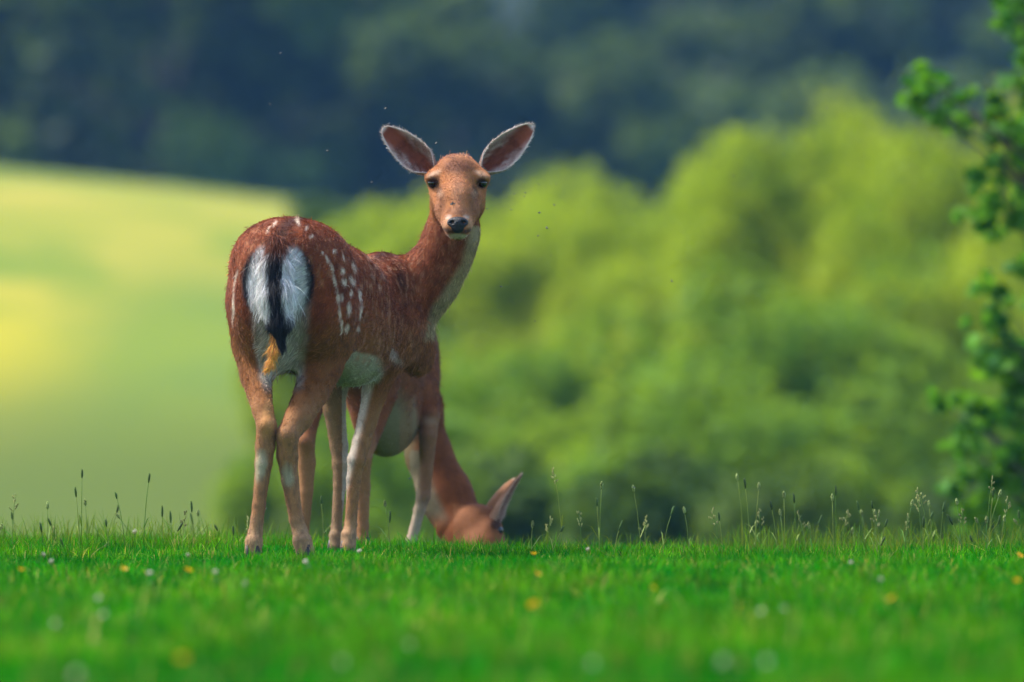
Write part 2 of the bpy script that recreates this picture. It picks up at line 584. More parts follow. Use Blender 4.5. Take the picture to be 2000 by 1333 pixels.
def tree_kind(seed, n):
    rs = np.random.default_rng(seed)
    h, w = 15.0, 9.0
    bl = [((0, 0, 8), (3.0, 3.0, 5.5), 0.8, -0.2)]
    for i in range(40):
        z = rs.uniform(1.5, 14.2)
        tp = math.sqrt(max(0.06, 1 - ((z - 7.5) / 8.2) ** 2))
        a = rs.uniform(0, 6.28)
        rr = w * 0.46 * tp * rs.uniform(0.55, 1.05)
        s = rs.uniform(0.7, 1.6)
        bl.append(((math.cos(a) * rr, math.sin(a) * rr, z), (s, s, s * 0.8), 0.25, rs.uniform(-0.35, 0.25) + (0.9 if i % 9 == 0 else 0)))  # every few clumps get brighter leaf colour, painted as if sunlit
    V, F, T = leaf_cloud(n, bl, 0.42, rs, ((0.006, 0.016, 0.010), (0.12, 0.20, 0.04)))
    return quads('crown', V, F, M_LEAF, T, smooth=False), branch_mesh(rs, 13, 0.32, 14, 3.2).mesh('trunk', M_BARK)


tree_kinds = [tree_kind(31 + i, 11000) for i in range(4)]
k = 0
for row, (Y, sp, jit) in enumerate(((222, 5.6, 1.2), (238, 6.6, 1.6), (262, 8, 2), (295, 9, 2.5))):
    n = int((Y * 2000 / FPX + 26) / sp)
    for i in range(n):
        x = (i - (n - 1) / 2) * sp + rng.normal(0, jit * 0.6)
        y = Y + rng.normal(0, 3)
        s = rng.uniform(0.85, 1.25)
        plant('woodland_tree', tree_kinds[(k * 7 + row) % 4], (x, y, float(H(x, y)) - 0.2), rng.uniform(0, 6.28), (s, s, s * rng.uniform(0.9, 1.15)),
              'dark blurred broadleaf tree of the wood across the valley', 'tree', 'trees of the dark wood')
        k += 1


# ------------------------------------------------------------------ young oak at the right
def build_oak():
    rs = np.random.default_rng(77)
    Y0 = 37.0
    bx = float(at(2230, 0, Y0)[0])
    o = empty('young_oak', (bx, Y0, float(H(bx, Y0)) - 0.05))
    gz = o.location.z
    mb = MB()
    top = Vector((0.1, 0.2, 5.2))
    mb.tube([Vector((0, 0, -.2)), Vector((0, 0, .2)), Vector((.06, .03, 1.6)), Vector((.02, .1, 3.4)), top], [.12, .09, .075, .05, .01], 9)
    # clumps of leaves: (px, py, radius px, distance)
    spec = [(1812, 168, 26, 36.6), (1790, 195, 24, 36.7), (1835, 160, 20, 36.7), (1818, 215, 26, 36.8), (1900, 215, 30, 36.9), (1945, 200, 40, 36.9),
            (1990, 140, 44, 36.8), (1960, 285, 44, 36.8), (1990, 350, 50, 36.9), (1935, 335, 26, 36.7), (1945, 400, 26, 36.7), (1920, 405, 24, 36.8),
            (1990, 440, 34, 36.7), (2010, 240, 60, 37), (1925, 600, 26, 36.7), (1945, 650, 34, 36.8), (1985, 620, 44, 36.9), (1960, 700, 30, 36.8),
            (2000, 700, 44, 36.9), (1935, 690, 22, 36.7), (1845, 790, 20, 36.6), (1890, 815, 26, 36.8), (1870, 860, 24, 36.7), (1935, 840, 38, 36.8),
            (1985, 800, 44, 36.9), (1925, 905, 40, 36.8), (1980, 890, 54, 36.9), (1950, 960, 44, 36.9), (2000, 960, 50, 36.8), (1965, 1020, 34, 36.9),
            (1955, -4, 22, 36.8), (1990, 2, 26, 36.8), (2040, 30, 60, 37)]
    for i in range(46):
        spec.append((rs.uniform(2040, 2480), rs.uniform(-500, 1000), rs.uniform(40, 75), Y0 + rs.uniform(-0.55, 0.7)))
    bl = []
    for (px, py, r, Y) in spec:
        p = at(px, py, Y)
        c = (p[0] - bx, p[1] - Y0, p[2] - gz)
        rm = r * Y0 / FPX * 1.4
        for q in range(6):
            o3 = rs.normal(0, 0.62, 3) * rm
            r3 = rm * rs.uniform(0.22, 0.5)
            bl.append((tuple(np.array(c) + o3), (r3, r3 * 1.1, r3 * 0.7), r * r * rs.uniform(.4, 1.4), rs.uniform(-0.45, 0.5)))
        a = Vector((0.04, 0.05, max(0.5, c[2] - 0.45 - rs.uniform(0, .3))))
        e = Vector(c)
        m = (a + e) / 2 + Vector((0, 0, -0.05))
        m2 = a.lerp(e, 0.8) + Vector((rs.normal(0, .03), rs.normal(0, .03), 0.0))
        mb.tube([a, m, m2, e], [.022, .012, .006, .002], 5)
    V, F, T = leaf_cloud(9500, bl, 0.062, rs, ((0.025, 0.13, 0.014), (0.13, 0.33, 0.018)), shell=0.0, lobed=True)
    link('crown', quads('crown', V, F, M_LEAF, T, smooth=False), o)
    mb.build('trunk', M_BARK, o)
    tag(o, 'young oak with bright green lobed leaves reaching in over the crest', 'tree')


build_oak()


# ------------------------------------------------------------------ deer: implicit body surface
def ground_px(Y):
    return 666 + CAMZ * FPX / Y


class Body:
    """smooth union of tapered capsules and ellipsoids, meshed as ONE continuous skin by surface nets"""
    def __init__(self, h):
        self.h, self.groups, self.flow = h, [], []

    def group(self, k, join):
        self.groups.append((k, join, []))

    def cap(self, a, b, ydepth=1.0, flow=1.0, sub=False):
        A, B = at(*a[:3]), at(*b[:3])
        ra, rb = a[3] / 750 * a[2] / 25, b[3] / 750 * b[2] / 25
        self.groups[-1][2].append(('c', A, B, ra, rb, ydepth, sub))
        if not sub:
            self.flow.append((self.groups[-1][2][-1], norm(B - A) * flow))

    def chain(self, pts, ydepth=1.0, flow=1.0):
        for a, b in zip(pts[:-1], pts[1:]):
            self.cap(a, b, ydepth, flow)

    def ell(self, c, semi, yaw=0.0, pitch=0.0, flow=(0, -1, -0.3), sub=False):
        """semi = (across, along, up); yaw turns clockwise seen from above, pitch lifts the far end"""
        C = at(*c)
        cy, sy, cp, sp = math.cos(R(yaw)), math.sin(R(yaw)), math.cos(R(pitch)), math.sin(R(pitch))
        fw = np.array((sy * cp, cy * cp, sp))
        rt = np.array((cy, -sy, 0.0))
        up = np.cross(rt, fw)
        self.groups[-1][2].append(('e', C, np.array((rt, fw, up)), np.array(semi, float), sub))
        if not sub:
            self.flow.append((self.groups[-1][2][-1], norm(np.array(flow, float))))

    @staticmethod
    def dist(p, X, Y, Z):
        if p[0] == 'c':
            _, A, B, ra, rb, yd, _s = p
            ba = (B - A) / np.array((1, yd, 1))
            px, py, pz = X - A[0], (Y - A[1]) / yd, Z - A[2]
            t = np.clip((px * ba[0] + py * ba[1] + pz * ba[2]) / max(ba @ ba, 1e-9), 0, 1)
            return np.sqrt((px - t * ba[0]) ** 2 + (py - t * ba[1]) ** 2 + (pz - t * ba[2]) ** 2) - (ra + (rb - ra) * t)
        _, C, M, s, _s = p
        px, py, pz = X - C[0], Y - C[1], Z - C[2]
        q = [(M[i][0] * px + M[i][1] * py + M[i][2] * pz) / s[i] for i in range(3)]
        k0 = np.sqrt(q[0] ** 2 + q[1] ** 2 + q[2] ** 2)
        k1 = np.sqrt((q[0] / s[0]) ** 2 + (q[1] / s[1]) ** 2 + (q[2] / s[2]) ** 2)
        return k0 * (k0 - 1) / np.maximum(k1, 1e-6)

    @staticmethod
    def bounds(p):
        if p[0] == 'c':
            _, A, B, ra, rb, yd, _s = p
            r = max(ra, rb) * np.array((1, yd, 1))
            return np.minimum(A, B) - r, np.maximum(A, B) + r
        r = max(p[3])
        return p[1] - r, p[1] + r

    def mesh(self):
        h = self.h
        allb = [self.bounds(p) for g in self.groups for p in g[2]]
        lo = np.min([b[0] for b in allb], 0) - 0.03
        hi = np.max([b[1] for b in allb], 0) + 0.03
        n = np.ceil((hi - lo) / h).astype(int) + 1
        ax = [(lo[i] + h * np.arange(n[i])).astype(np.float32) for i in range(3)]
        F = np.full(n, 1.0, np.float32)

        def smin(a, b, k):
            t = np.clip(0.5 + 0.5 * (b - a) / k, 0, 1)
            return b + (a - b) * t - k * t * (1 - t)

        for k, join, prims in self.groups:
            G = np.full(n, 1.0, np.float32)
            for p in prims:
                b0, b1 = self.bounds(p)
                i0 = np.maximum(((b0 - 0.06 - lo) / h).astype(int), 0)
                i1 = np.minimum(((b1 + 0.06 - lo) / h).astype(int) + 2, n)
                sl = tuple(slice(a, b) for a, b in zip(i0, i1))
                d = self.dist(p, ax[0][sl[0]][:, None, None], ax[1][sl[1]][None, :, None], ax[2][sl[2]][None, None, :]).astype(np.float32)
                if p[-1]:
                    G[sl] = -smin(-G[sl], d, 0.006)
                else:
                    G[sl] = smin(G[sl], d, k)
            m = np.argwhere(G < 0.9)
            i0, i1 = m.min(0), m.max(0) + 1
            sl = tuple(slice(a, b) for a, b in zip(i0, i1))
            zz = ax[2][sl[2]][None, None, :]
            F[sl] = smin(F[sl], G[sl], 0.002 + (join - 0.002) * sstep(0.37, 0.46, zz))
        ins = F < 0
        c = np.zeros(n - 1, np.uint8)
        for o in np.ndindex(2, 2, 2):
            c += ins[o[0]:n[0] - 1 + o[0], o[1]:n[1] - 1 + o[1], o[2]:n[2] - 1 + o[2]]
        idx = np.argwhere((c > 0) & (c < 8))
        ids = np.full(n - 1, -1, np.int32)
        ids[tuple(idx.T)] = np.arange(len(idx))
        acc = np.zeros((len(idx), 3))
        cnt = np.zeros(len(idx))
        for a in range(3):
            for u in (0, 1):
                for v in (0, 1):
                    o0 = np.zeros(3, int)
                    o0[(a + 1) % 3], o0[(a + 2) % 3] = u, v
                    o1 = o0.copy()
                    o1[a] = 1
                    f0, f1 = F[tuple((idx + o0).T)], F[tuple((idx + o1).T)]
                    cr = (f0 < 0) != (f1 < 0)
                    t = np.where(cr, f0 / np.where(cr, f0 - f1, 1), 0)
                    acc += np.where(cr[:, None], o0 + t[:, None] * (o1 - o0), 0)
                    cnt += cr
        V = lo + h * (idx + acc / cnt[:, None])
        Q = []
        for a in range(3):
            b, d = (a + 1) % 3, (a + 2) % 3
            s0 = [slice(1, -1)] * 3
            s1 = [slice(1, -1)] * 3
            s0[a], s1[a] = slice(0, -1), slice(1, None)
            A, B = ins[tuple(s0)], ins[tuple(s1)]
            e = np.argwhere(A != B)
            neg = A[tuple(e.T)]
            off = np.ones(3, int)
            off[a] = 0
            e = e + off
            eb, ed = np.eye(3, dtype=int)[b], np.eye(3, dtype=int)[d]
            q = np.stack([ids[tuple((e - eb - ed).T)], ids[tuple((e - ed).T)], ids[tuple(e.T)], ids[tuple((e - eb).T)]], 1)
            q[~neg] = q[~neg][:, ::-1]
            Q.append(q)
        Q = np.concatenate(Q)
        Q = Q[(Q >= 0).all(1)]
        # flow of the coat
        W_ = np.zeros(len(V))
        fl = np.zeros((len(V), 3))
        for p, f in self.flow:
            d = self.dist(p, V[:, 0], V[:, 1], V[:, 2])
            w = np.exp(-np.maximum(d, 0) / 0.012)
            fl += w[:, None] * f
            W_ += w
        fl = norm(fl / W_[:, None])
        nr = np.zeros((len(V), 3))
        fn = np.cross(V[Q[:, 2]] - V[Q[:, 0]], V[Q[:, 3]] - V[Q[:, 1]])
        for j in range(4):
            for ax_ in range(3):
                nr[:, ax_] += np.bincount(Q[:, j], fn[:, ax_], len(V))
        return V, Q, norm(nr), fl


def paint(col, mask, c):
    m = np.clip(mask, 0, 1)[:, None]
    return col * (1 - m) + np.asarray(c) * m  # noqa


def spot(dx, dz, x, y, rx, ry, ang=0.0, soft=0.35):
    ca, sa = math.cos(R(ang)), math.sin(R(ang))
    u = ((dx - x) * ca + (dz - y) * sa) / rx
    v = (-(dx - x) * sa + (dz - y) * ca) / ry
    return 1 - sstep(1 - soft, 1 + soft, np.sqrt(u * u + v * v))


def fur(name, V, Q, nr, fl, col, length, n, parent, rs, radius=0.00055, elev=0.17, stray=0.022, jitter=0.15):
    """short coat as hair curves rooted on the skin, coloured like the skin below"""
    T = np.concatenate([Q[:, [0, 1, 2]], Q[:, [0, 2, 3]]])
    A = np.linalg.norm(np.cross(V[T[:, 1]] - V[T[:, 0]], V[T[:, 2]] - V[T[:, 0]]), axis=1)
    pk = rs.choice(len(T), n, p=A / A.sum())
    r1 = np.sqrt(rs.random((n, 1)))
    r2 = rs.random((n, 1))
    w = np.concatenate([1 - r1, r1 * (1 - r2), r1 * r2], 1)
    g = lambda a: (a[T[pk]] * w.reshape((n, 3) + (1,) * (a.ndim - 1))).sum(1)
    P, N, Fl, C, L = g(V), norm(g(nr)), norm(g(fl)), g(col), g(length)
    t = norm(Fl - N * (Fl * N).sum(1, keepdims=True))
    wv = np.stack([vnoise(P, 45, 50 + i) for i in range(3)], 1) - 0.5
    t = norm(t + wv * 0.55 + rs.normal(0, jitter, (n, 3)))
    e = elev * rs.uniform(0.5, 1.6, n)
    st = rs.random(n) < stray
    e = np.where(st, rs.uniform(0.5, 1.1, n), e)
    L = L * rs.uniform(0.6, 1.25, n) * np.where(st, 1.5, 1.0)
    d = norm(t * np.cos(e)[:, None] + N * np.sin(e)[:, None])
    droop = t * 0.35 - N * 0.12 + np.array([0, 0, -0.12])
    pts = np.stack([P - N * 0.002, P + d * (L * 0.5)[:, None], P + (norm(d + droop) * 0.5 + d * 0.5) * L[:, None]], 1)
    hc = bpy.data.hair_curves.new(name)
    hc.add_curves([3] * n)
    hc.attributes['position'].data.foreach_set('vector', pts.astype(np.float32).ravel())
    ra = hc.attributes.get('radius') or hc.attributes.new('radius', 'FLOAT', 'POINT')
    rr = radius * rs.uniform(0.7, 1.2, n)
    ra.data.foreach_set('value', (rr[:, None] * np.array([1.0, 0.8, 0.15])).astype(np.float32).ravel())
    ca = hc.attributes.new('tint', 'FLOAT_COLOR', 'POINT')
    C = C * np.exp(rs.normal(0, 1, n) * (0.13 + 0.24 * np.clip((L - 0.005) / 0.007, 0, 1)))[:, None] * (0.7 + 0.6 * vnoise(P, 70, 40))[:, None] * (1 + rs.normal(0, 0.05, (n, 3)))
    cc = np.ones((n, 3, 4), np.float32)
    cc[:, :, :3] = np.clip(C[:, None, :] * np.array([0.75, 1.0, 1.3])[None, :, None], 0, 0.9)
    ca.data.foreach_set('color', cc.ravel())
    hc.materials.append(M_FUR)
    o = link(name, hc, parent)
    o['kind'] = 'stuff'
    return o


RED = np.array((0.205, 0.048, 0.013))
OCHRE = np.array((0.225, 0.088, 0.018))
TAN = np.array((0.54, 0.275, 0.12))
PALE = np.array((0.37, 0.34, 0.22))
WHITE = np.array((0.74, 0.72, 0.70))
BLACK = np.array((0.010, 0.010, 0.013))
FACE = np.array((0.40, 0.155, 0.055))


def make_ear(name, base, tip, face_dir, width, parent, rs, nfur=5000, rim_len=0.007, rim=1.0):
    """cupped, leaf-shaped ear: rolled at its base, open towards face_dir"""
    base, tip = np.array(base, float), np.array(tip, float)
    ax = tip - base
    L = np.linalg.norm(ax)
    ax = ax / L
    nf = np.array(face_dir, float)
    nf = norm(nf - ax * (nf @ ax))
    sd = np.cross(ax, nf)
    ns, nt_ = 26, 17
    prof_s = [0, .08, .2, .35, .5, .65, .8, .9, .96, 1.0]
    prof_w = [.52, .70, .95, 1.06, 1.02, .90, .70, .50, .34, .08]
    Vi, Vo, ci, co, li, lo_ = [], [], [], [], [], []
    for i in range(ns):
        s = (i / (ns - 1)) ** 0.9
        w = np.interp(s, prof_s, prof_w) * width
        th = np.interp(s, [0, .15, .4, .7, 1], [2.6, 1.9, 1.15, 0.85, 0.5])
        rad = w / math.sin(min(th, math.pi / 2))
        for j in range(nt_):
            t = -1 + 2 * j / (nt_ - 1)
            a = t * th
            off = sd * rad * math.sin(a) + nf * rad * (1 - math.cos(a)) * (1.0 if th < 1.6 else 0.85)
            bow = -nf * 0.10 * L * math.sin(s * math.pi * 0.9) * 0.5
            p = base + ax * L * s + off + bow
            out = norm(nf * -math.cos(a) + sd * math.sin(a))
            edge = abs(t)
            th_ = 0.0035 * (1 - 0.6 * edge)
            Vi.append(p - out * 0)
            Vo.append(p + out * th_)
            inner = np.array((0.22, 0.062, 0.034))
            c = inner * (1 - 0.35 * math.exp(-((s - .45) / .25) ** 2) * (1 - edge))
            m = max(sstep(0.76, 0.98, np.array(edge)), sstep(.92, 1.0, np.array(s))) * 0.9
            m = max(m, 0.55 * float(sstep(.35, .9, np.array(edge))) * float(1 - sstep(.5, .9, np.array(s))))
            stk = 0.5 + 0.5 * math.sin(t * 19 + s * 9 + 2.5 * math.sin(s * 13 + t * 5))
            m = max(m, 0.55 * stk * float(sstep(.75, .25, np.array(s))) * float(sstep(.1, .5, np.array(edge))))
            m *= rim
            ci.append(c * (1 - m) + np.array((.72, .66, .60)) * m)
            co.append(np.array((0.24, 0.11, 0.05)) * (1 - 0.6 * m) + np.array((.6, .55, .5)) * 0.6 * m)
            li.append(0.004 + rim_len * m + 0.008 * (edge < 0.75) * (s < 0.6))
            lo_.append(0.004 + 0.6 * rim_len * m)
    n = ns * nt_
    V = np.array(Vi + Vo)
    C = np.array(ci + co)
    LN = np.array(li + lo_)
    Q = []
    for i in range(ns - 1):
        for j in range(nt_ - 1):
            a = i * nt_ + j
            Q.append((a, a + 1, a + nt_ + 1, a + nt_))
            Q.append((n + a, n + a + nt_, n + a + nt_ + 1, n + a + 1))
        for j in (0, nt_ - 1):
            a = i * nt_ + j
            Q.append((a, a + nt_, n + a + nt_, n + a) if j == 0 else (a, n + a, n + a + nt_, a + nt_))
    for j in range(nt_ - 1):
        a = (ns - 1) * nt_ + j
        Q.append((a, a + 1, n + a + 1, n + a))
    Q = np.array(Q)
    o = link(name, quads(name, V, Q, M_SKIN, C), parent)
    # normals and flow: hairs on the margin point outwards
    fn = np.cross(V[Q[:, 2]] - V[Q[:, 0]], V[Q[:, 3]] - V[Q[:, 1]])
    nr = np.zeros_like(V)
    for j in range(4):
        for k_ in range(3):
            nr[:, k_] += np.bincount(Q[:, j], fn[:, k_], len(V))
    nr = norm(nr)
    cen = base + ax * L * 0.5
    fl = norm(norm((V - cen) - nf * ((V - cen) @ nf)[:, None]) + ax * 0.8)
    # hairs inside the cup grow inwards from the front margin
    fur('fur', V, Q, nr, fl, C, LN, nfur, o, rs, radius=0.0004, elev=0.22, stray=0.02, jitter=0.25)
    return o


def small_blob_mesh(name, builder, h, mat):
    b = Body(h)
    b.group(0.01, 0.001)
    builder(b)
    V, Q, nr, fl = b.mesh()
    return quads(name, V, Q, mat), V, Q, nr, fl


def eye_at(parent, px, py, Y, r, loc_name='eye'):
    c = at(px, py, Y)
    mb = MB()
    mb.blob((0, 0, 0), (r, r, r * 0.95), 20, 14)
    o = mb.build(loc_name, M_EYE, parent)
    o.location = Vector(c) - parent.location
    return o


def hoof_at(parent, px, Y, toe, gz, w=0.0185):
    """two pointed claws side by side, toes forward"""
    c = at(px, 0, Y)
    f = Vector((math.sin(R(toe)), math.cos(R(toe)), 0))
    r = Vector((f.y, -f.x, 0))
    mb = MB()
    for s in (-1, 1):
        b0 = Vector((c[0], c[1], gz)) + r * (s * w * 0.62)
        rings = []
        for (z, back, front, ww) in ((0.0, -0.028, 0.045, 0.9), (0.012, -0.026, 0.036, 0.95), (0.03, -0.02, 0.018, 0.85), (0.045, -0.016, 0.008, 0.6)):
            ring = []
            for k_ in range(10):
                a = 2 * math.pi * k_ / 10
                u = (front + back) / 2 + (front - back) / 2 * math.cos(a)
                v = w * 0.56 * ww * math.sin(a) * (1 - 0.55 * max(0, math.cos(a)) ** 2)
                ring.append(b0 + f * u + r * v + Vector((0, 0, z)))
            rings.append(ring)
        Vv = [p for ring in rings for p in ring]
        Ff = [(i * 10 + k_, i * 10 + (k_ + 1) % 10, (i + 1) * 10 + (k_ + 1) % 10, (i + 1) * 10 + k_) for i in range(3) for k_ in range(10)]
        Ff += [tuple(range(10))[::-1], tuple(30 + k_ for k_ in range(10))]
        mb.add(Vv, Ff)
    return mb.build('hoof', M_HOOF, parent)


def finish_body(root, B, colour_fn, nfur, rs, name='body'):
    V, Q, nr, fl = B.mesh()
    col, ln = colour_fn(V, nr)
    o = link(name, quads(name, V, Q, M_SKIN, col * 0.8), root)
    fur('fur', V, Q, nr, fl, col, ln, nfur, root, rs)
    return V, Q, nr


def standing_deer():
    rs = np.random.default_rng(5)
    root = empty('fallow_deer', (0, 0, 0))
    tag(root, 'standing spotted chestnut doe with dark tail looking back over her shoulder', 'deer')
    B = Body(0.004)
    yaw = 17
    B.group(0.05, 0.01)
    bk = (-0.3, -0.9, -0.35)
    B.ell((567, 512, 25.17), (0.143, 0.19, 0.118), yaw, -3, flow=bk)            # rump
    B.ell((522, 575, 25.13), (0.092, 0.13, 0.16), yaw, flow=(-.25, -.7, -.7))   # left haunch
    B.ell((623, 580, 25.17), (0.095, 0.14, 0.165), yaw, flow=(-.25, -.7, -.7))  # right haunch
    B.ell((552, 650, 25.2), (0.085, 0.12, 0.10), yaw, flow=(0, -.3, -1))        # between the thighs
    B.ell((640, 570, 25.42), (0.130, 0.26, 0.135), yaw, -4, flow=bk)            # loin
    B.ell((672, 618, 25.52), (0.125, 0.24, 0.155), yaw, -4, flow=(-.3, -.9, -.5))   # barrel
    B.ell((685, 668, 25.50), (0.100, 0.21, 0.115), yaw, 0, flow=(-.3, -.9, -.2))    # belly
    B.ell((735, 600, 25.72), (0.105, 0.18, 0.140), yaw, 0, flow=(-.3, -.8, -.5))    # chest
    B.ell((757, 570, 25.76), (0.07, 0.14, 0.09), yaw, 0, flow=(-.3, -.8, -.5))      # withers
    B.ell((778, 628, 25.76), (0.062, 0.11, 0.115), yaw, 0, flow=(-.2, -.5, -.9))    # shoulder
    B.ell((803, 660, 25.84), (0.050, 0.07, 0.075), yaw, 0, flow=(-.1, -.4, -1))     # breast
    B.ell((817, 700, 25.84), (0.030, 0.05, 0.045), yaw, 0, flow=(-.1, -.3, -1))
    B.chain([(792, 585, 25.82, 66), (838, 548, 25.80, 52), (868, 500, 25.77, 45), (884, 455, 25.75, 43), (890, 400, 25.74, 42)], flow=-1.0)
    # head
    B.group(0.022, 0.022)
    up = (0, .55, .8)
    B.ell((893, 345, 25.70), (0.066, 0.075, 0.060), flow=up)
    B.ell((893, 338, 25.655), (0.052, 0.035, 0.042), flow=up)
    B.chain([(893, 352, 25.635, 36), (893, 390, 25.57, 29), (894, 424, 25.525, 23)], flow=-1)
    for s in (-1, 1):
        B.ell((893.5 + s * 41, 349, 25.662), (0.029, 0.034, 0.026), flow=up)      # brow over the eye
        B.chain([(893.5 + s * 34, 376, 25.655, 20), (893.5 + s * 23, 415, 25.58, 16), (893.5 + s * 13, 440, 25.53, 14.5)], flow=-1)
        B.ell((893.5 + s * 35, 395, 25.70), (0.026, 0.05, 0.042), flow=(0, .7, -.3))   # jaw muscle
        B.ell((893.5 + s * 11, 443, 25.503), (0.0185, 0.022, 0.021), flow=(s * .5, .6, .2))   # upper lip
        B.ell((893.5 + s * 49, 357, 25.636), (0.0150, 0.0150, 0.0125), sub=True)
        B.ell((893.5 + s * 48, 347, 25.634), (0.019, 0.013, 0.0065), flow=up)   # upper lid
    B.cap((893, 412, 25.68, 34), (893, 450, 25.555, 17))
    B.ell((893, 456, 25.535), (0.019, 0.026, 0.012), flow=(0, .7, -.7))
    # legs, each blended into the trunk only
    yd = 1.3
    B.group(0.007, 0.05)
    B.chain([(508, 600, 25.17, 62), (494, 672, 25.2, 40), (500, 735, 25.14, 29), (513, 800, 25.02, 20), (521, 832, 24.985, 18.5)], yd)
    B.chain([(521, 832, 24.985, 18.5), (518, 872, 25.0, 18.5), (515, 905, 25.0, 16), (506, 985, 25.0, 12), (499, 1040, 25.0, 13)], yd)
    B.chain([(499, 1040, 25.0, 13), (496, 1057, 24.99, 15.5), (494.5, 1076, 24.99, 16.5)], 1.15)
    B.group(0.007, 0.05)
    B.chain([(632, 610, 25.22, 64), (640, 668, 25.26, 46), (632, 712, 25.24, 37), (608, 768, 25.14, 32), (584, 815, 25.04, 27), (561, 850, 24.99, 21)], yd)
    B.chain([(561, 850, 24.99, 21.5), (561, 890, 25.01, 20), (566, 938, 25.02, 16), (579, 1015, 25.02, 13), (586, 1038, 25.02, 14)], yd)
    B.chain([(586, 1038, 25.02, 14), (590, 1056, 25.01, 17), (595, 1074, 25.01, 18)], 1.15)
    B.group(0.007, 0.05)
    B.chain([(668, 690, 25.7, 36), (653, 750, 25.72, 25), (653, 800, 25.74, 21), (662, 870, 25.76, 16.5), (665, 905, 25.76, 15.5), (663, 950, 25.76, 11.5), (657, 1030, 25.75, 9.5), (655, 1047, 25.74, 11.5), (655, 1066, 25.73, 12)], yd)
    B.group(0.007, 0.05)
    B.chain([(770, 650, 25.72, 44), (750, 705, 25.7, 31), (730, 775, 25.69, 22), (707, 862, 25.67, 17), (697, 898, 25.66, 17.5), (691, 935, 25.66, 13), (685, 1025, 25.66, 11), (681, 1046, 25.65, 14), (680, 1066, 25.64, 15)], yd)

    def colours(V, nr):
        dx = 1000 + V[:, 0] * 750 * 25 / V[:, 1]
        dz = 666 - (V[:, 2] - CAMZ) * 750 * 25 / V[:, 1]
        y = V[:, 1]
        rear = sstep(-0.15, 0.35, -nr[:, 1])
        n1 = vnoise(V, 18, 4)
        n2 = vnoise(V, 60, 5)
        n3 = vnoise(V * np.array([1, 1, .35]), 160, 6)
        col = RED[None] * (0.55 + 0.5 * n2[:, None] + 0.4 * n1[:, None])
        col = paint(col, 0.8 * sstep(590, 680, dz + 40 * (n1 - .5)), OCHRE)
        col = paint(col, 0.5 * (dz < 560) * sstep(.55, .75, n3), (0.36, 0.15, 0.07))         # grizzled flecks
        ln = np.full(len(V), 0.0105)
        # dark line along the spine
        body = (dz < 760) & (dx < 800)
        spine = np.exp(-((dx - (560 + (y - 25.05) * 290)) / 15) ** 2) * (nr[:, 2] > 0.35) * (y < 25.9) * (dz < 520)
        col = paint(col, 0.75 * spine, (0.035, 0.016, 0.012))
        # neck and throat
        nk = (dx > 780) & (dz < 660) & (y > 25.6)
        axis = np.interp(dz, [430, 500, 550, 600, 650], [884, 868, 840, 806, 790])
        thr = sstep(28, 48, dx - axis - 8 * (n1 - .5)) * (dz > 440) * sstep(690, 640, dz)
        col = np.where(nk[:, None], paint(paint(col, 0.3 * n2, (0.30, 0.11, 0.045)), 0.7 * thr * (dx > 800), PALE * np.array((1.1, 1.0, .85))), col)
        # belly, inner thighs
        pb = sstep(0.35, 0.75, -nr[:, 2]) * (dz > 660) * (dz < 800) * (y > 25.36) * (1 - sstep(735, 760, dx))
        col = paint(col, pb * 0.95, PALE)
        rb = sstep(678, 690, dz + 14 * (n1 - .5) - 0.25 * np.maximum(0, dx - 690)) * (dx > 640) * sstep(752, 732, dx) * sstep(785, 765, dz) * (y > 25.3) * (y < 25.6)
        col = paint(col, rb * 0.95, PALE)
        inner = np.exp(-((dx - 548) / 52) ** 4) * (dz > 560) * (1 - sstep(735, 775, dz)) * (y < 25.4)
        inner *= np.where(dx > 548, sstep(612, 596, dx + 8 * (n2 - .5) + 0.12 * (dz - 650)), sstep(478, 492, dx - 0.16 * np.maximum(0, dz - 600) - 8 * (n2 - .5)))
        col = paint(col, inner * rear * 0.95, (0.50, 0.47, 0.40))
        ln = np.where(inner > 0.4, 0.022, ln)
        # legs
        leg = sstep(740, 860, dz)
        col = paint(col, leg * 0.7, TAN * 0.75)
        col = paint(col, sstep(985, 1060, dz) * 0.6, (0.44, 0.29, 0.16))
        col = paint(col, leg * 0.55 * sstep(.5, .8, n3) * (dz > 830), (0.18, 0.10, 0.055))
        col = paint(col, spot(dx, dz, 524, 815, 13, 40, 8) * rear, (0.46, 0.22, 0.075))
        col = paint(col, spot(dx + 8 * (n3 - .5), dz + 14 * (n2 - .5), 509, 908, 11, 27, 6, .6) * rear * 0.85, PALE * 1.1)
        col = paint(col, spot(dx + 8 * (n3 - .5), dz + 14 * (n2 - .5), 562, 928, 11, 22, -14, .6) * rear * 0.8, PALE * 1.0)
        fl_ = (y > 25.5) & (dz > 730) & (dx < 715)
        col = np.where((fl_ & (dx < 668))[:, None], paint(col, 0.6 * np.ones(len(V)), (0.20, 0.14, 0.08)), col)  # left foreleg: its shadow painted into the coat colour
        inr = (y > 25.5) & (dx > 668) & (dz > 690) & (dx < 745)
        edge = 748 - (dz - 690) * 0.245
        m = inr * sstep(2, -10, dx - edge) * sstep(698, 730, dz)
        col = paint(col, m * 0.8, (0.46, 0.42, 0.36))
        col = paint(col, 0.75 * spot(dx, dz, 784, 545, 7, 20, -15, .7) * (y < 25.9), (0.05, 0.018, 0.01))  # shadow in the neck base crease, painted dark
        col = paint(col, 0.55 * sstep(.55, .8, n3) * (dx > 690) * (dx < 830) * (dz > 500) * (dz < 715), (0.42, 0.20, 0.11))
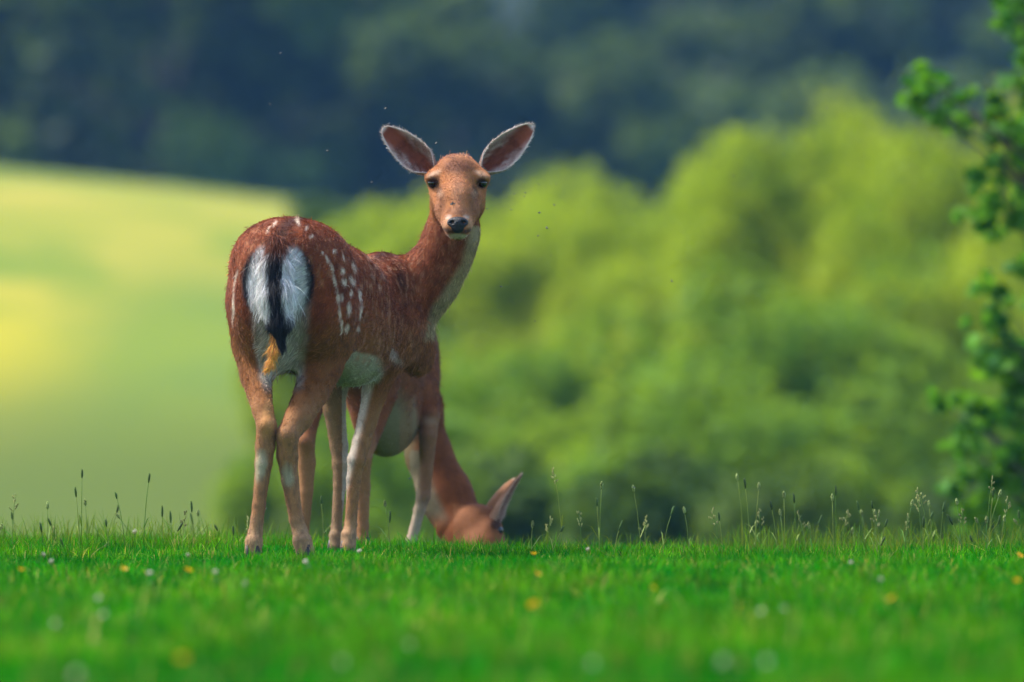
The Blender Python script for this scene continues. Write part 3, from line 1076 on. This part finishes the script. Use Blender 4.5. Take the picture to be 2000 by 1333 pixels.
        # hip and flank spots
        rows = [(640, 505, 3, 8, -20), (648, 522, 2.5, 12, -15), (655, 548, 2.8, 16, -14), (661, 580, 2.8, 16, -10), (665, 610, 3, 14, -6),
                (668, 632, 3, 8, 0), (672, 505, 2.5, 9, -18), (670, 530, 3, 7, -10), (672, 551, 4.5, 8, -8), (688, 547, 5, 11, -22), (668, 580, 3, 8, -5),
                (682, 602, 5, 14, 8), (686, 572, 2.5, 6, 0), (703, 575, 2.4, 14, -10), (704, 608, 2.4, 16, 3), (678, 640, 4, 9, 5), (668, 645, 3, 9, 8),
                (608, 462, 3, 4, 0), (582, 432, 4, 9, -10), (538, 437, 3, 8, 25), (526, 448, 3, 7, 30), (655, 490, 3, 5, 0), (700, 641, 2.4, 8, 0),
                (455, 600, 2.2, 34, 2), (459, 545, 2.2, 20, 12), (690, 520, 2.2, 12, -20), (630, 495, 3, 4, 0), (598, 445, 2.5, 4, 0)]
        for (x_, z_, rx, ry, a) in rows:
            col = paint(col, 0.85 * spot(dx + 5 * (n2 - .5), dz + 5 * (n3 - .5), x_, z_, rx * 0.9, ry * 0.85, a, .7) * (y < 25.75), (0.72, 0.58, 0.45))
        for (x_, z_) in ((720, 505), (735, 520), (748, 540), (760, 525), (728, 540), (742, 560)):
            col = paint(col, 0.45 * spot(dx, dz, x_, z_, 3, 7, -30) * (y < 25.8), (0.5, 0.3, 0.2))
        # heart-shaped rump patch with its black margins
        for s, cx in ((-1, 507), (1, 580)):
            blk = spot(dx, dz, cx + s * 5, 543, 30, 56, -s * 6, .15)
            wht = spot(dx + 4 * (n2 - .5), dz, cx - s * 4, 545, 26.5, 60, -s * 5, .22)
            rr_ = sstep(-.2, .15, -nr[:, 1])
            col = paint(col, blk * rr_, BLACK)
            col = paint(col, wht * rr_, WHITE)
            ln = np.where(wht > .4, 0.024, np.where(blk > .5, 0.018, ln))
        col = paint(col, 0.8 * spot(dx, dz, 543, 545, 16, 70) * rear, (0.10, 0.07, 0.05))
        for x_ in (509, 576):
            col = paint(col, 0.6 * spot(dx + 4 * (n2 - .5), dz, x_, 560, 3, 42, 0, .6) * rear, (0.20, 0.12, 0.09))
        # face
        hd = (y < 25.79) & (dz < 468) & (dx > 825) & (dx < 965) & ~((y > 25.735) & (dz > 395))
        fc = np.tile(FACE, (len(V), 1)) * (0.85 + 0.3 * n2[:, None])
        fc = paint(fc, 0.9 * spot(dx, dz + 6 * (n1 - .5), 893, 325, 30, 15, 0, .5), (0.15, 0.055, 0.028))
        fc = paint(fc, 0.6 * sstep(318, 300, dz), (0.20, 0.09, 0.045))
        fc = paint(fc, 0.35 * spot(dx, dz, 895, 375, 12, 36, 0, .7), (0.50, 0.27, 0.17))
        for s in (-1, 1):
            fc = paint(fc, 0.75 * spot(dx, dz, 893.5 + s * 46, 340, 14, 5, s * 22, .5), (0.52, 0.34, 0.22))
            fc = paint(fc, 0.95 * spot(dx, dz, 893.5 + s * 47, 358, 11, 11, s * 15, .35), (0.035, 0.018, 0.012))
            fc = paint(fc, 0.7 * spot(dx, dz, 893.5 + s * 35, 373, 4, 10, -s * 25, .5), (0.07, 0.03, 0.02))
            fc = paint(fc, 0.55 * spot(dx, dz, 893.5 + s * 33, 380, 6, 8, 0, .6), (0.5, 0.32, 0.2))
            fc = paint(fc, 0.55 * spot(dx, dz, 893.5 + s * 33, 402, 10, 28, -s * 12, .6), (0.16, 0.07, 0.04))  # cheek hollow: painted shading, darker than the coat
            fc = paint(fc, 0.7 * spot(dx, dz, 893.5 + s * 24, 438, 7, 16, -s * 15, .5), (0.50, 0.28, 0.15))
            fc = paint(fc, 0.7 * spot(dx, dz, 893.5 + s * 17, 424, 6, 4, s * 25, .5), (0.6, 0.45, 0.36))
            fc = paint(fc, 0.8 * spot(dx, dz, 893.5 + s * 16, 451, 12, 4, -s * 18, .4), (0.06, 0.04, 0.035))
        fc = paint(fc, 0.85 * spot(dx, dz, 893.5, 461, 20, 5, 0, .4), (0.58, 0.5, 0.42))
        fc = paint(fc, 0.5 * spot(dx, dz, 893, 413, 22, 8, 0, .6), (0.24, 0.12, 0.075))
        hw = hd * np.where(y < 25.62, 1.0, 1 - sstep(395, 452, dz))
        col = paint(col, hw, fc)
        ln = np.where(hd, np.where(dz < 312, 0.012, 0.0065), ln)
        ln = np.where((dz > 740), 0.0115 - 0.0065 * sstep(740, 800, dz), ln)
        ln = np.where(nk & ~hd, 0.0105, ln)
        br = (dz > 590) & (dz < 720) & (dx > 745) & (y > 25.55)
        ln = np.where(br, 0.018, ln)
        col = paint(col, 0.55 * spot(dx, dz, 765, 690, 26, 9, 35) * (y > 25.5), (0.5, 0.42, 0.34))
        return np.clip(col, 0, 0.85), ln

    finish_body(root, B, colours, 190000, rs)
    for s in (-1, 1):
        eye_at(root, 893.5 + s * 48, 357.5, 25.6405, 0.0140)
    make_ear('ear', at(840, 330, 25.72), at(748, 250, 25.70), (0.18, -1, -0.12), 0.0385, root, rs)
    make_ear('ear', at(949, 329, 25.72), at(1040, 245, 25.70), (-0.18, -1, -0.12), 0.0385, root, rs)

    def nose(b):
        b.ell((894, 435, 25.489), (0.0285, 0.018, 0.0165))
        b.ell((894, 447, 25.489), (0.017, 0.014, 0.012))
        for s in (-1, 1):
            b.ell((894 + s * 12, 434, 25.472), (0.0065, 0.012, 0.0042), pitch=0, sub=True)
    me = small_blob_mesh('nose', nose, 0.0016, M_NOSE)[0]
    link('nose', me, root)

    # tail: black stripe down the middle, white along both sides, hanging over the rump patch
    b = Body(0.003)
    b.group(0.02, 0.001)
    b.chain([(541, 474, 25.0, 15), (538, 520, 24.975, 23), (539, 575, 24.955, 28), (545, 625, 24.95, 20), (548, 672, 24.955, 5)], 0.6)
    V, Q, nr, fl = b.mesh()
    dx = 1000 + V[:, 0] * 750 * 25 / V[:, 1]
    dz = 666 - (V[:, 2] - CAMZ) * 750 * 25 / V[:, 1]
    ctr = np.interp(dz, [470, 520, 575, 625, 672], [541, 537, 536, 543, 548])
    n2 = vnoise(V * np.array([1, 1, .25]), 220, 9)
    bl = sstep(15, 11, np.abs(dx - ctr) + 6 * (n2 - .5))
    bl = np.maximum(bl, sstep(600, 625, dz))
    c = paint(np.tile(WHITE * 0.95, (len(V), 1)), bl, BLACK)
    c = paint(c, sstep(500, 478, dz), RED * 0.6)
    o = link('tail', quads('tail', V, Q, M_SKIN, c), root)
    fur('fur', V, Q, nr, fl, c, np.where(dz > 600, .03, .042), 9000, o, rs, radius=0.0005, elev=0.14, jitter=0.14)
    # ochre tuft below the tail
    b = Body(0.003)
    b.group(0.012, 0.001)
    b.chain([(537, 640, 25.01, 4), (535, 685, 24.99, 5), (529, 710, 24.98, 4), (521, 722, 24.975, 1.5)])
    V, Q, nr, fl = b.mesh()
    c = np.tile(np.array((0.58, 0.27, 0.05)), (len(V), 1))
    o = link('hair_tuft', quads('hair_tuft', V, Q, M_SKIN, c), root)
    fur('fur', V, Q, nr, fl, c, np.full(len(V), .022), 1500, o, rs, elev=0.2, jitter=0.2)
    for px, Y, toe in ((494.5, 24.985, 8), (596, 25.005, 25), (655, 25.74, 10), (680, 25.64, 12)):
        hoof_at(root, px, Y, toe, float(H(0, Y)))
    return root


def grazing_deer():
    rs = np.random.default_rng(6)
    root = empty('fallow_deer', (0, 0, 0))
    tag(root, 'grazing brown doe with lowered head and raised ear, half hidden behind the standing one', 'deer')
    B = Body(0.006)
    yaw = 16
    B.group(0.05, 0.01)
    bk = (-.3, -.9, -.4)
    B.ell((672, 600, 26.75), (0.125, 0.17, 0.125), yaw, -3, flow=bk)
    B.ell((705, 640, 26.75), (0.08, 0.12, 0.13), yaw, flow=(-.2, -.6, -.8))
    B.ell((640, 640, 26.72), (0.075, 0.12, 0.13), yaw, flow=(-.2, -.6, -.8))
    B.ell((730, 680, 26.98), (0.115, 0.24, 0.15), yaw, -4, flow=bk)
    B.ell((755, 768, 27.05), (0.092, 0.22, 0.180), yaw, 0, flow=bk)
    B.ell((790, 680, 27.3), (0.080, 0.17, 0.15), yaw, 0, flow=bk)
    B.ell((815, 735, 27.28), (0.050, 0.10, 0.115), yaw, 0, flow=(-.2, -.5, -.9))
    B.chain([(800, 700, 27.45, 44), (818, 800, 27.52, 40), (838, 890, 27.52, 39), (868, 962, 27.5, 46), (898, 1022, 27.46, 49)], flow=-1)
    B.group(0.025, 0.03)
    B.ell((930, 1030, 27.42), (0.068, 0.06, 0.062), flow=(-.6, 0, .6))
    B.chain([(930, 1034, 27.42, 46), (948, 1075, 27.36, 40), (960, 1112, 27.32, 26)], flow=-1)
    B.chain([(902, 1045, 27.44, 40), (930, 1120, 27.38, 34)], flow=-1)
    B.ell((962, 1030, 27.36), (0.025, 0.03, 0.025), flow=(-.6, 0, .6))
    yd = 1.3
    g = lambda Y: 666 + (CAMZ - float(H(0, Y))) * FPX / Y - 6
    B.group(0.007, 0.05)
    B.chain([(640, 670, 26.78, 46), (622, 750, 26.75, 28), (603, 820, 26.66, 20), (597, 862, 26.62, 17.5), (599, 905, 26.64, 17), (598, 960, 26.64, 13), (592, 1040, 26.64, 11.5), (590, g(26.63), 26.63, 13)], yd)
    B.group(0.007, 0.05)
    B.chain([(735, 700, 26.82, 46), (742, 770, 26.82, 32), (724, 835, 26.76, 24), (706, 895, 26.68, 18), (708, 950, 26.7, 15), (709, 1030, 26.7, 11), (709, g(26.7), 26.7, 13)], yd)
    B.group(0.007, 0.05)
    B.chain([(735, 760, 27.25, 36), (716, 850, 27.28, 20), (706, 930, 27.3, 15), (702, 1000, 27.3, 10), (700, g(27.3), 27.3, 11)], yd)
    B.group(0.007, 0.05)
    B.chain([(822, 740, 27.2, 34), (838, 812, 27.12, 21), (836, 850, 27.1, 17), (832, 920, 27.1, 13), (827, 968, 27.1, 13.5), (820, 995, 27.1, 11), (803, 1058, 27.1, 10), (798, g(27.1), 27.1, 12)], yd)

    def colours(V, nr):
        dx = 1000 + V[:, 0] * FPX / V[:, 1]
        dz = 666 - (V[:, 2] - CAMZ) * FPX / V[:, 1]
        y = V[:, 1]
        n1, n2 = vnoise(V, 16, 14), vnoise(V, 60, 15)
        col = RED[None] * (0.75 + 0.5 * n2[:, None]) * np.array((0.9, 1.15, 1.2))
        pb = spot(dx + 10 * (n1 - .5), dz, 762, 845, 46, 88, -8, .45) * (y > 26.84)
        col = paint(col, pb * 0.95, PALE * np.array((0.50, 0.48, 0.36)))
        col = paint(col, 0.6 * sstep(820, 900, dz) * (dx < 735), TAN * 0.75)
        fore = (dx > 780) & (dx < 865) & (y < 27.25) & (dz > 770)
        col = np.where(fore[:, None], paint(col, 0.6 * sstep(780, 850, dz), (0.30, 0.16, 0.085)), col)
        col = np.where(fore[:, None], paint(col, 0.65 * sstep(950, 1030, dz), (0.50, 0.40, 0.31)), col)
        col = np.where(fore[:, None], paint(col, 0.4 * spot(dx + 6 * (n2 - .5), dz, 838, 822, 16, 8, 5, .8), (0.45, 0.32, 0.22)), col)
        inl = fore * sstep(800, 812, dx) * sstep(4, -8, dx - np.interp(dz, [780, 850, 950], [812, 822, 822]))
        col = paint(col, 0.45 * inl, PALE * 0.9)
        thr = sstep(-6, -26, dx - np.interp(dz, [880, 960, 1040], [838, 866, 900])) * (dx > 800) * (dz > 880) * sstep(1035, 990, dz) * (y > 27.25)
        col = paint(col, 0.7 * thr, PALE * 0.6)
        hd = (dx > 885) & (dz > 985) & (y < 27.6)
        col = np.where(hd[:, None], paint(col, np.full(len(V), 0.7), (0.25, 0.095, 0.035)), col)
        col = paint(col, 0.85 * spot(dx, dz, 968, 1024, 10, 10) * (y < 27.5), (0.04, 0.02, 0.015))
        return np.clip(col, 0, .85), np.where(dz > 800, 0.006, 0.016)

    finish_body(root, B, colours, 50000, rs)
    make_ear('ear', at(948, 1026, 27.38), at(1021, 926, 27.36), (0.95, -0.22, 0.15), 0.031, root, rs, 2500, rim=0.5)
    make_ear('ear', at(940, 1014, 27.46), at(1006, 936, 27.5), (0.7, 0.6, 0.1), 0.030, root, rs, 1500, rim=0.5)
    eye_at(root, 974, 1036, 27.345, 0.013)
    for px, Y, toe in ((590, 26.63, 10), (709, 26.7, 12), (700, 27.3, 8), (798, 27.1, 14)):
        hoof_at(root, px, Y, toe, float(H(0, Y)))
    return root


standing_deer()
grazing_deer()


# ------------------------------------------------------------------ seeding grass stems on the crest
def stem_thing(px, py, kind, rs, name='grass_stem', label=None, group='seeding grass stems on the crest'):
    Y = rs.uniform(25.2, 26.3)
    tip = at(px, py, Y)
    bx = tip[0] + rs.normal(0, 0.018)
    gz = float(H(bx, Y))
    hgt = tip[2] - gz
    lean = tip[0] - bx
    tone = rs.random()
    green = np.array((0.05, 0.15, 0.015)) * (1 - tone) + np.array((0.19, 0.24, 0.04)) * tone
    pts = [(bx + lean * (t ** 2), Y, gz - 0.01 + (hgt + 0.01) * t) for t in (0, .35, .7, 1)]
    mb = MB()
    loc = Vector((bx, Y, gz))
    pts = [Vector(p) - loc for p in pts]
    mb.tube(pts, [.0012, .0011, .0009, .0007], 5, green)
    # one narrow leaf on the stem
    a = pts[1]
    az = rs.uniform(0, 6.28)
    d = Vector((math.cos(az), math.sin(az), 0))
    w = Vector((-d.y, d.x, 0)) * 0.0016
    ll = rs.uniform(0.03, 0.06)
    mb.add([a + w, a - w, a + d * ll * .5 + Vector((0, 0, ll * .6)) - w * .8, a + d * ll * .5 + Vector((0, 0, ll * .6)) + w * .8, a + d * ll + Vector((0, 0, ll * .75))],
           [(0, 1, 2, 3), (3, 2, 4)], green * 1.1)
    o = empty(name, loc)
    mb.build('stem', M_STEM, o)
    hb = MB()
    T = pts[-1]
    dirv = (pts[-1] - pts[-2]).normalized()
    if kind == 's':                                   # dense dark spike
        c = np.array((0.05, 0.095, 0.02)) * rs.uniform(.6, 1.3)
        ln = rs.uniform(0.018, 0.032)
        hb.tube([T - dirv * ln * .8, T - dirv * ln * .4, T, T + dirv * ln * .2], [.0012, .0032, .0026, .0006], 7, c)
        for q in range(26):
            a_, f_ = rs.uniform(0, 6.28), rs.uniform(-.75, .15)
            p = T + dirv * ln * f_
            e = Vector((math.cos(a_), math.sin(a_), .8)) * 0.0042
            hb.tube([p, p + e], [.0008, .0002], 3, c * 1.5)
        lab = 'thin grass stem with a dense dark seed spike on the crest'
    elif kind == 'b':                                 # pale oval head
        c = np.array((0.25, 0.30, 0.09)) * rs.uniform(.7, 1.2)
        for q in range(40):
            f_ = rs.random()
            a_ = rs.uniform(0, 6.28)
            r_ = 0.0032 * math.sin(math.pi * (0.12 + .8 * f_))
            p = T + dirv * (0.016 * (f_ - .4)) + Vector((math.cos(a_) * r_, math.sin(a_) * r_, 0))
            hb.blob(p, (.0016, .0016, .0028), 5, 4, c * rs.uniform(.7, 1.3))
        lab = 'thin grass stem with a pale oval seed head on the crest'
    else:                                             # open panicle
        c = np.array((0.30, 0.30, 0.10)) * rs.uniform(.7, 1.2)
        for q in range(9):
            f_ = (q / 9) ** 1.2
            p = T - dirv * 0.05 * f_
            a_ = rs.uniform(0, 6.28)
            ln = (0.003 + 0.014 * f_) * rs.uniform(.4, 1.4)
            e = p + Vector((math.cos(a_) * ln, math.sin(a_) * ln, ln * .7))
            hb.tube([p, e], [.0005, .0004], 3, green)
            for j in range(3):
                hb.blob(p.lerp(e, 1 - .25 * j) + Vector((0, 0, rs.normal(0, .001))), (.0016, .0016, .0034), 5, 4, c * rs.uniform(.7, 1.4))
        lab = 'thin grass stem with a loose open seed panicle on the crest'
    hb.build('seed_head', M_STEM, o)
    tag(o, label or lab, 'grass stem', group)
    return o


rs = np.random.default_rng(99)
left = [(85, 250), (65, 350), (265, 310), (270, 385), (420, 215), (458, 115), (475, 290), (305, 430), (645, 240), (660, 315), (658, 365), (590, 390), (905, 320), (950, 350),
        (1040, 340), (1068, 295), (1015, 410), (1065, 360), (1105, 350), (1200, 420), (1300, 430), (1380, 375), (1150, 520), (340, 500), (600, 520), (30, 460), (5, 430), (225, 410), (1350, 490)]
right = [(45, 320), (105, 335), (260, 330), (295, 350), (400, 150), (440, 165), (520, 200), (525, 330), (585, 290), (660, 250), (715, 250), (640, 350), (735, 345), (755, 370), (800, 420), (870, 370),
         (930, 265), (1020, 340), (1070, 290), (1095, 350), (1150, 290), (1170, 350), (1190, 340), (1235, 390), (1045, 450), (1220, 490), (1375, 295), (1350, 360), (1440, 380), (1470, 300),
         (1490, 350), (1625, 290), (1655, 330), (1555, 300), (1735, 390), (1700, 480), (1790, 390), (1825, 150), (1830, 215), (1865, 240), (1865, 370), (1890, 380), (1910, 265), (1970, 340),
         (1955, 400), (1580, 370), (505, 410), (1405, 260)]
mid = [(1080, 915), (1175, 948), (1165, 975), (1130, 1000), (1237, 955), (1215, 1020), (1075, 1012), (752, 985), (762, 1003), (1262, 1010), (1040, 1025), (1100, 1030)]
for i, (x, y) in enumerate(left):
    stem_thing(x / 2.857, 880 + y / 2.857, 'ssbs'[i % 4] if i % 7 else 'p', rs)
for i, (x, y) in enumerate(right):
    stem_thing(1300 + x / 2.857, 880 + y / 2.857, 'sbpsb'[i % 5], rs)
for i, (x, y) in enumerate(mid):
    stem_thing(x, y, 'pbs'[i % 3], rs)
stem_thing(292, 928, 's', rs, 'plantain_stem', 'tallest leaning dark stem rising beside the round white flower', None)
stem_thing(627, 972, 's', rs, 'plantain_stem', 'single dark upright stem between the standing deer hind and front legs', None)
stem_thing(1632, 952, 's', rs, 'plantain_stem', 'tall dark green spike above the other stems near the oak', None)
stem_thing(1792, 955, 'p', rs, 'plantain_stem', 'tall dark stem with a spreading top beside the pale panicles near the oak', None)


# ------------------------------------------------------------------ flowers in the lawn
def clover_proto():
    rs_ = np.random.default_rng(3)
    root = empty('white_clover')
    mb = MB()
    mb.tube([(0, 0, -0.05), (0.001, 0, -0.02), (0, 0, 0)], [.0012, .0011, .001], 5, (0.06, 0.16, 0.02))
    mb.build('stem', M_STEM, root)
    hb = MB()
    for q in range(70):
        ph = math.acos(1 - 1.5 * (q + .5) / 70)
        th = q * 2.39996
        d = Vector((math.sin(ph) * math.cos(th), math.sin(ph) * math.sin(th), math.cos(ph)))
        c = d * 0.0045
        e = d * (0.0098 + rs_.uniform(-.0028, .0022)) + Vector((rs_.normal(0, .0008), rs_.normal(0, .0008), .001))
        k_ = rs_.uniform(.75, 1.15) * (0.62 + 0.38 * max(0, d.z))
        pc = (0.70 * k_, 0.66 * k_, 0.54 * k_) if d.z > -0.1 else (0.34 * k_, 0.33 * k_, 0.15 * k_)
        sd = d.cross(Vector((0.2, 0.3, 0.9))).normalized() * 0.0016
        hb.add([c - sd * .5, c + sd * .5, (c + e) / 2 + sd, e, (c + e) / 2 - sd], [(0, 1, 2, 3, 4)], pc)
    hb.blob((0, 0, 0), (.0042, .0042, .0042), 8, 6, (.25, .28, .10))
    hb.build('flower_head', M_PETAL_W, root)
    for q in range(3):
        a = q * 2.094
        lb = MB()
        c = Vector((math.cos(a), math.sin(a), 0))
        sd = Vector((-c.y, c.x, 0))
        b0 = Vector((0.004, 0, -0.028))
        lb.add([b0, b0 + c * .007 + sd * .006 + Vector((0, 0, .002)), b0 + c * .014 + sd * .003, b0 + c * .013, b0 + c * .014 - sd * .003, b0 + c * .007 - sd * .006 + Vector((0, 0, .002))],
               [(0, 1, 2, 3), (0, 3, 4, 5)], (0.03, 0.13, 0.02))
        lb.build('leaf', M_LEAF, root)
    return root


def buttercup_proto():
    root = empty('buttercup')
    mb = MB()
    mb.tube([(0, 0, -0.055), (0.001, 0, -0.02), (0, 0, 0)], [.0012, .001, .0009], 5, (0.06, 0.16, 0.02))
    mb.build('stem', M_STEM, root)
    cb = MB()
    for q in range(18):
        a, r_ = q * 2.4, 0.0008 * math.sqrt(q)
        cb.tube([(math.cos(a) * r_, math.sin(a) * r_, 0), (math.cos(a) * r_ * 1.3, math.sin(a) * r_ * 1.3, .0045)], [.0005, .0007], 4)
    cb.build('flower_centre', M_PETAL_Y, root)
    for q in range(5):
        a = q * 1.2566
        pb_ = MB()
        c = Vector((math.cos(a), math.sin(a), 0))
        sd = Vector((-c.y, c.x, 0))
        P = []
        for (u, w, z) in ((0.001, .001, 0), (.005, .005, .0015), (.0095, .0062, .005), (.012, .003, .0075)):
            P += [c * u - sd * w + Vector((0, 0, z + w * .2)), c * u + Vector((0, 0, z)), c * u + sd * w + Vector((0, 0, z + w * .2))]
        pb_.add(P, [(i * 3 + j, i * 3 + j + 1, i * 3 + j + 4, i * 3 + j + 3) for i in range(3) for j in range(2)])
        pb_.build('petal', M_PETAL_Y, root)
    return root


def copy_thing(o):
    c = o.copy()
    COL.objects.link(c)
    for ch in [x for x in bpy.data.objects if x.parent == o]:
        d = ch.copy()
        COL.objects.link(d)
        d.parent = c
        d.matrix_parent_inverse = ch.matrix_parent_inverse
    return c


def place_flower(o, px, py, rs_, sc=1.0, zh=None):
    if zh is None:
        Y = (CAMZ - 0.052) * FPX / (py - 666)
        if Y > 26.6:
            Y = rs_.uniform(25.9, 26.6)
    else:
        Y = zh
    sc *= 0.8
    o.location = Vector(at(px, py, Y))
    o.rotation_euler = (rs_.normal(0, .35) + 0.35, rs_.normal(0, .3), rs_.uniform(0, 6.28))
    o.scale = (sc, sc, sc)


rs = np.random.default_rng(12)
clover, cup = clover_proto(), buttercup_proto()
CLOVERS = [(263, 1040, 1.25, 26.0, 'tall white clover head beside the leaning dark stem, clear above the grass'), (84, 1084, .75, None, None), (100, 1098, .9, None, None), (367, 1085, .75, None, None), (293, 1120, .9, None, None),
           (597, 1097, .8, None, 'small white clover against the standing deer right hind hoof'), (702, 1077, .8, None, 'small white clover against the standing deer front hoof'), (1148, 1074, .8, None, 'small white clover beyond the grazing deer muzzle'),
           (1662, 1100, .8, None, None), (1720, 1133, .8, None, None), (108, 1221, 1, None, None), (200, 1203, 1, None, None), (478, 1141, .9, None, None), (665, 1297, 1.1, None, None), (1413, 1294, 1.1, None, None),
           (1498, 1297, 1.2, None, None), (1485, 1197, 1, None, None), (420, 1118, .9, None, None), (150, 1318, 1, None, None), (1155, 1298, 1, None, None), (800, 1262, .9, None, None), (1530, 1190, .8, None, None), (193, 1170, .9, None, None)]
CUPS = [(367, 1116, 1.2), (40, 1114, .9), (241, 1113, .9), (1042, 1083, .9), (1742, 1171, 1.0), (1043, 1184, 1.1), (355, 1290, 1.0), (1990, 1086, .9), (1050, 1123, .8), (1985, 1136, .8), (1275, 1150, .7)]
for i, (px, py, sc, zh, lab) in enumerate(CLOVERS):
    o = clover if i == 0 else copy_thing(clover)
    place_flower(o, px, py, rs, sc, zh)
    near = py > 1160
    if near:
        o.scale = (sc * 0.8,) * 3
    tag(o, lab or ('blurred white clover head low in the lawn this side of the deer' if near else 'small white clover head in the sharp grass at the crest'), 'clover', 'white clover in the lawn')
    if i == 0:
        st = [c for c in o.children if c.name.startswith('stem')][0]
        o.rotation_euler = (.3, .1, 0)
for i, (px, py, sc) in enumerate(CUPS):
    o = cup if i == 0 else copy_thing(cup)
    place_flower(o, px, py, rs, sc)
    tag(o, 'blurred yellow buttercup low in the lawn this side of the deer' if py > 1145 else 'small yellow buttercup in the sharp grass at the crest', 'buttercup', 'buttercups in the lawn')


# ------------------------------------------------------------------ flies round the deer
def fly_proto():
    mb = MB()
    mb.blob((0, 0, 0), (.0011, .0024, .0011), 8, 6)
    mb.blob((0, .0026, .0002), (.0009, .0009, .0009), 6, 5)
    o = mb.build('fly', M_FLY)
    for s in (-1, 1):
        w = MB()
        w.add([(s * .0006, .0006, .001), (s * .0034, .0004, .0022), (s * .0046, -.0018, .0026), (s * .0030, -.0034, .0020), (s * .0010, -.0016, .0012)], [(0, 1, 2, 3, 4)])
        w.build('wing', M_WING, o)
    return o


rs = np.random.default_rng(8)
FLIES = [(754, 212), (759, 242), (851, 281), (725, 357), (1030, 299), (1077, 308), (993, 347), (1052, 360), (1086, 361), (1004, 379), (1026, 377), (1024, 384), (1083, 401), (1053, 416), (951, 408),
         (998, 410), (1068, 446), (1051, 461), (547, 105), (1615, 212), (1433, 344), (1720, 411), (1312, 550), (1045, 628), (362, 228), (528, 205), (640, 295), (800, 935), (518, 995), (1238, 952), (1075, 500), (978, 560)]
fly0 = fly_proto()
for i, (px, py) in enumerate(FLIES):
    o = fly0 if i == 0 else copy_thing(fly0)
    o.location = Vector(at(px, py, rs.uniform(24.9, 25.6)))
    o.rotation_euler = (rs.uniform(-.6, .6), rs.uniform(-.6, .6), rs.uniform(0, 6.28))
    sc = rs.uniform(0.8, 1.3)
    o.scale = (sc,) * 3
    tag(o, 'tiny dark fly hovering in the air round the deer', 'fly', 'flies hovering round the deer')
o = copy_thing(fly0)
o.location = Vector(at(884, 398, 25.515))
o.rotation_euler = (1.2, 0, .3)
o.scale = (1.9,) * 3
tag(o, 'dark fly sitting on the bridge of the standing deer nose', 'fly', 'flies on the standing deer')

# ------------------------------------------------------------------ summer haze in the valley
hz = MB()
x0, x1, y0, y1, z0, z1 = -320, 320, -60, 540, -12, 80
hz.add([(x0, y0, z0), (x1, y0, z0), (x1, y1, z0), (x0, y1, z0), (x0, y0, z1), (x1, y0, z1), (x1, y1, z1), (x0, y1, z1)],
       [(0, 3, 2, 1), (4, 5, 6, 7), (0, 1, 5, 4), (1, 2, 6, 5), (2, 3, 7, 6), (3, 0, 4, 7)])
hm = bpy.data.materials.new('haze')
hm.use_nodes = True
nt = hm.node_tree
nt.nodes.remove(nt.nodes['Principled BSDF'])
pv = nt.nodes.new('ShaderNodeVolumePrincipled')
pv.inputs['Color'].default_value = (0.18, 0.49, 1.0, 1)
pv.inputs['Density'].default_value = 0.00025
nt.links.new(pv.outputs[0], nt.nodes['Material Output'].inputs['Volume'])
o = hz.build('haze', hm, smooth=False)
tag(o, 'pale blue summer haze filling the valley air', 'haze', kind='stuff')
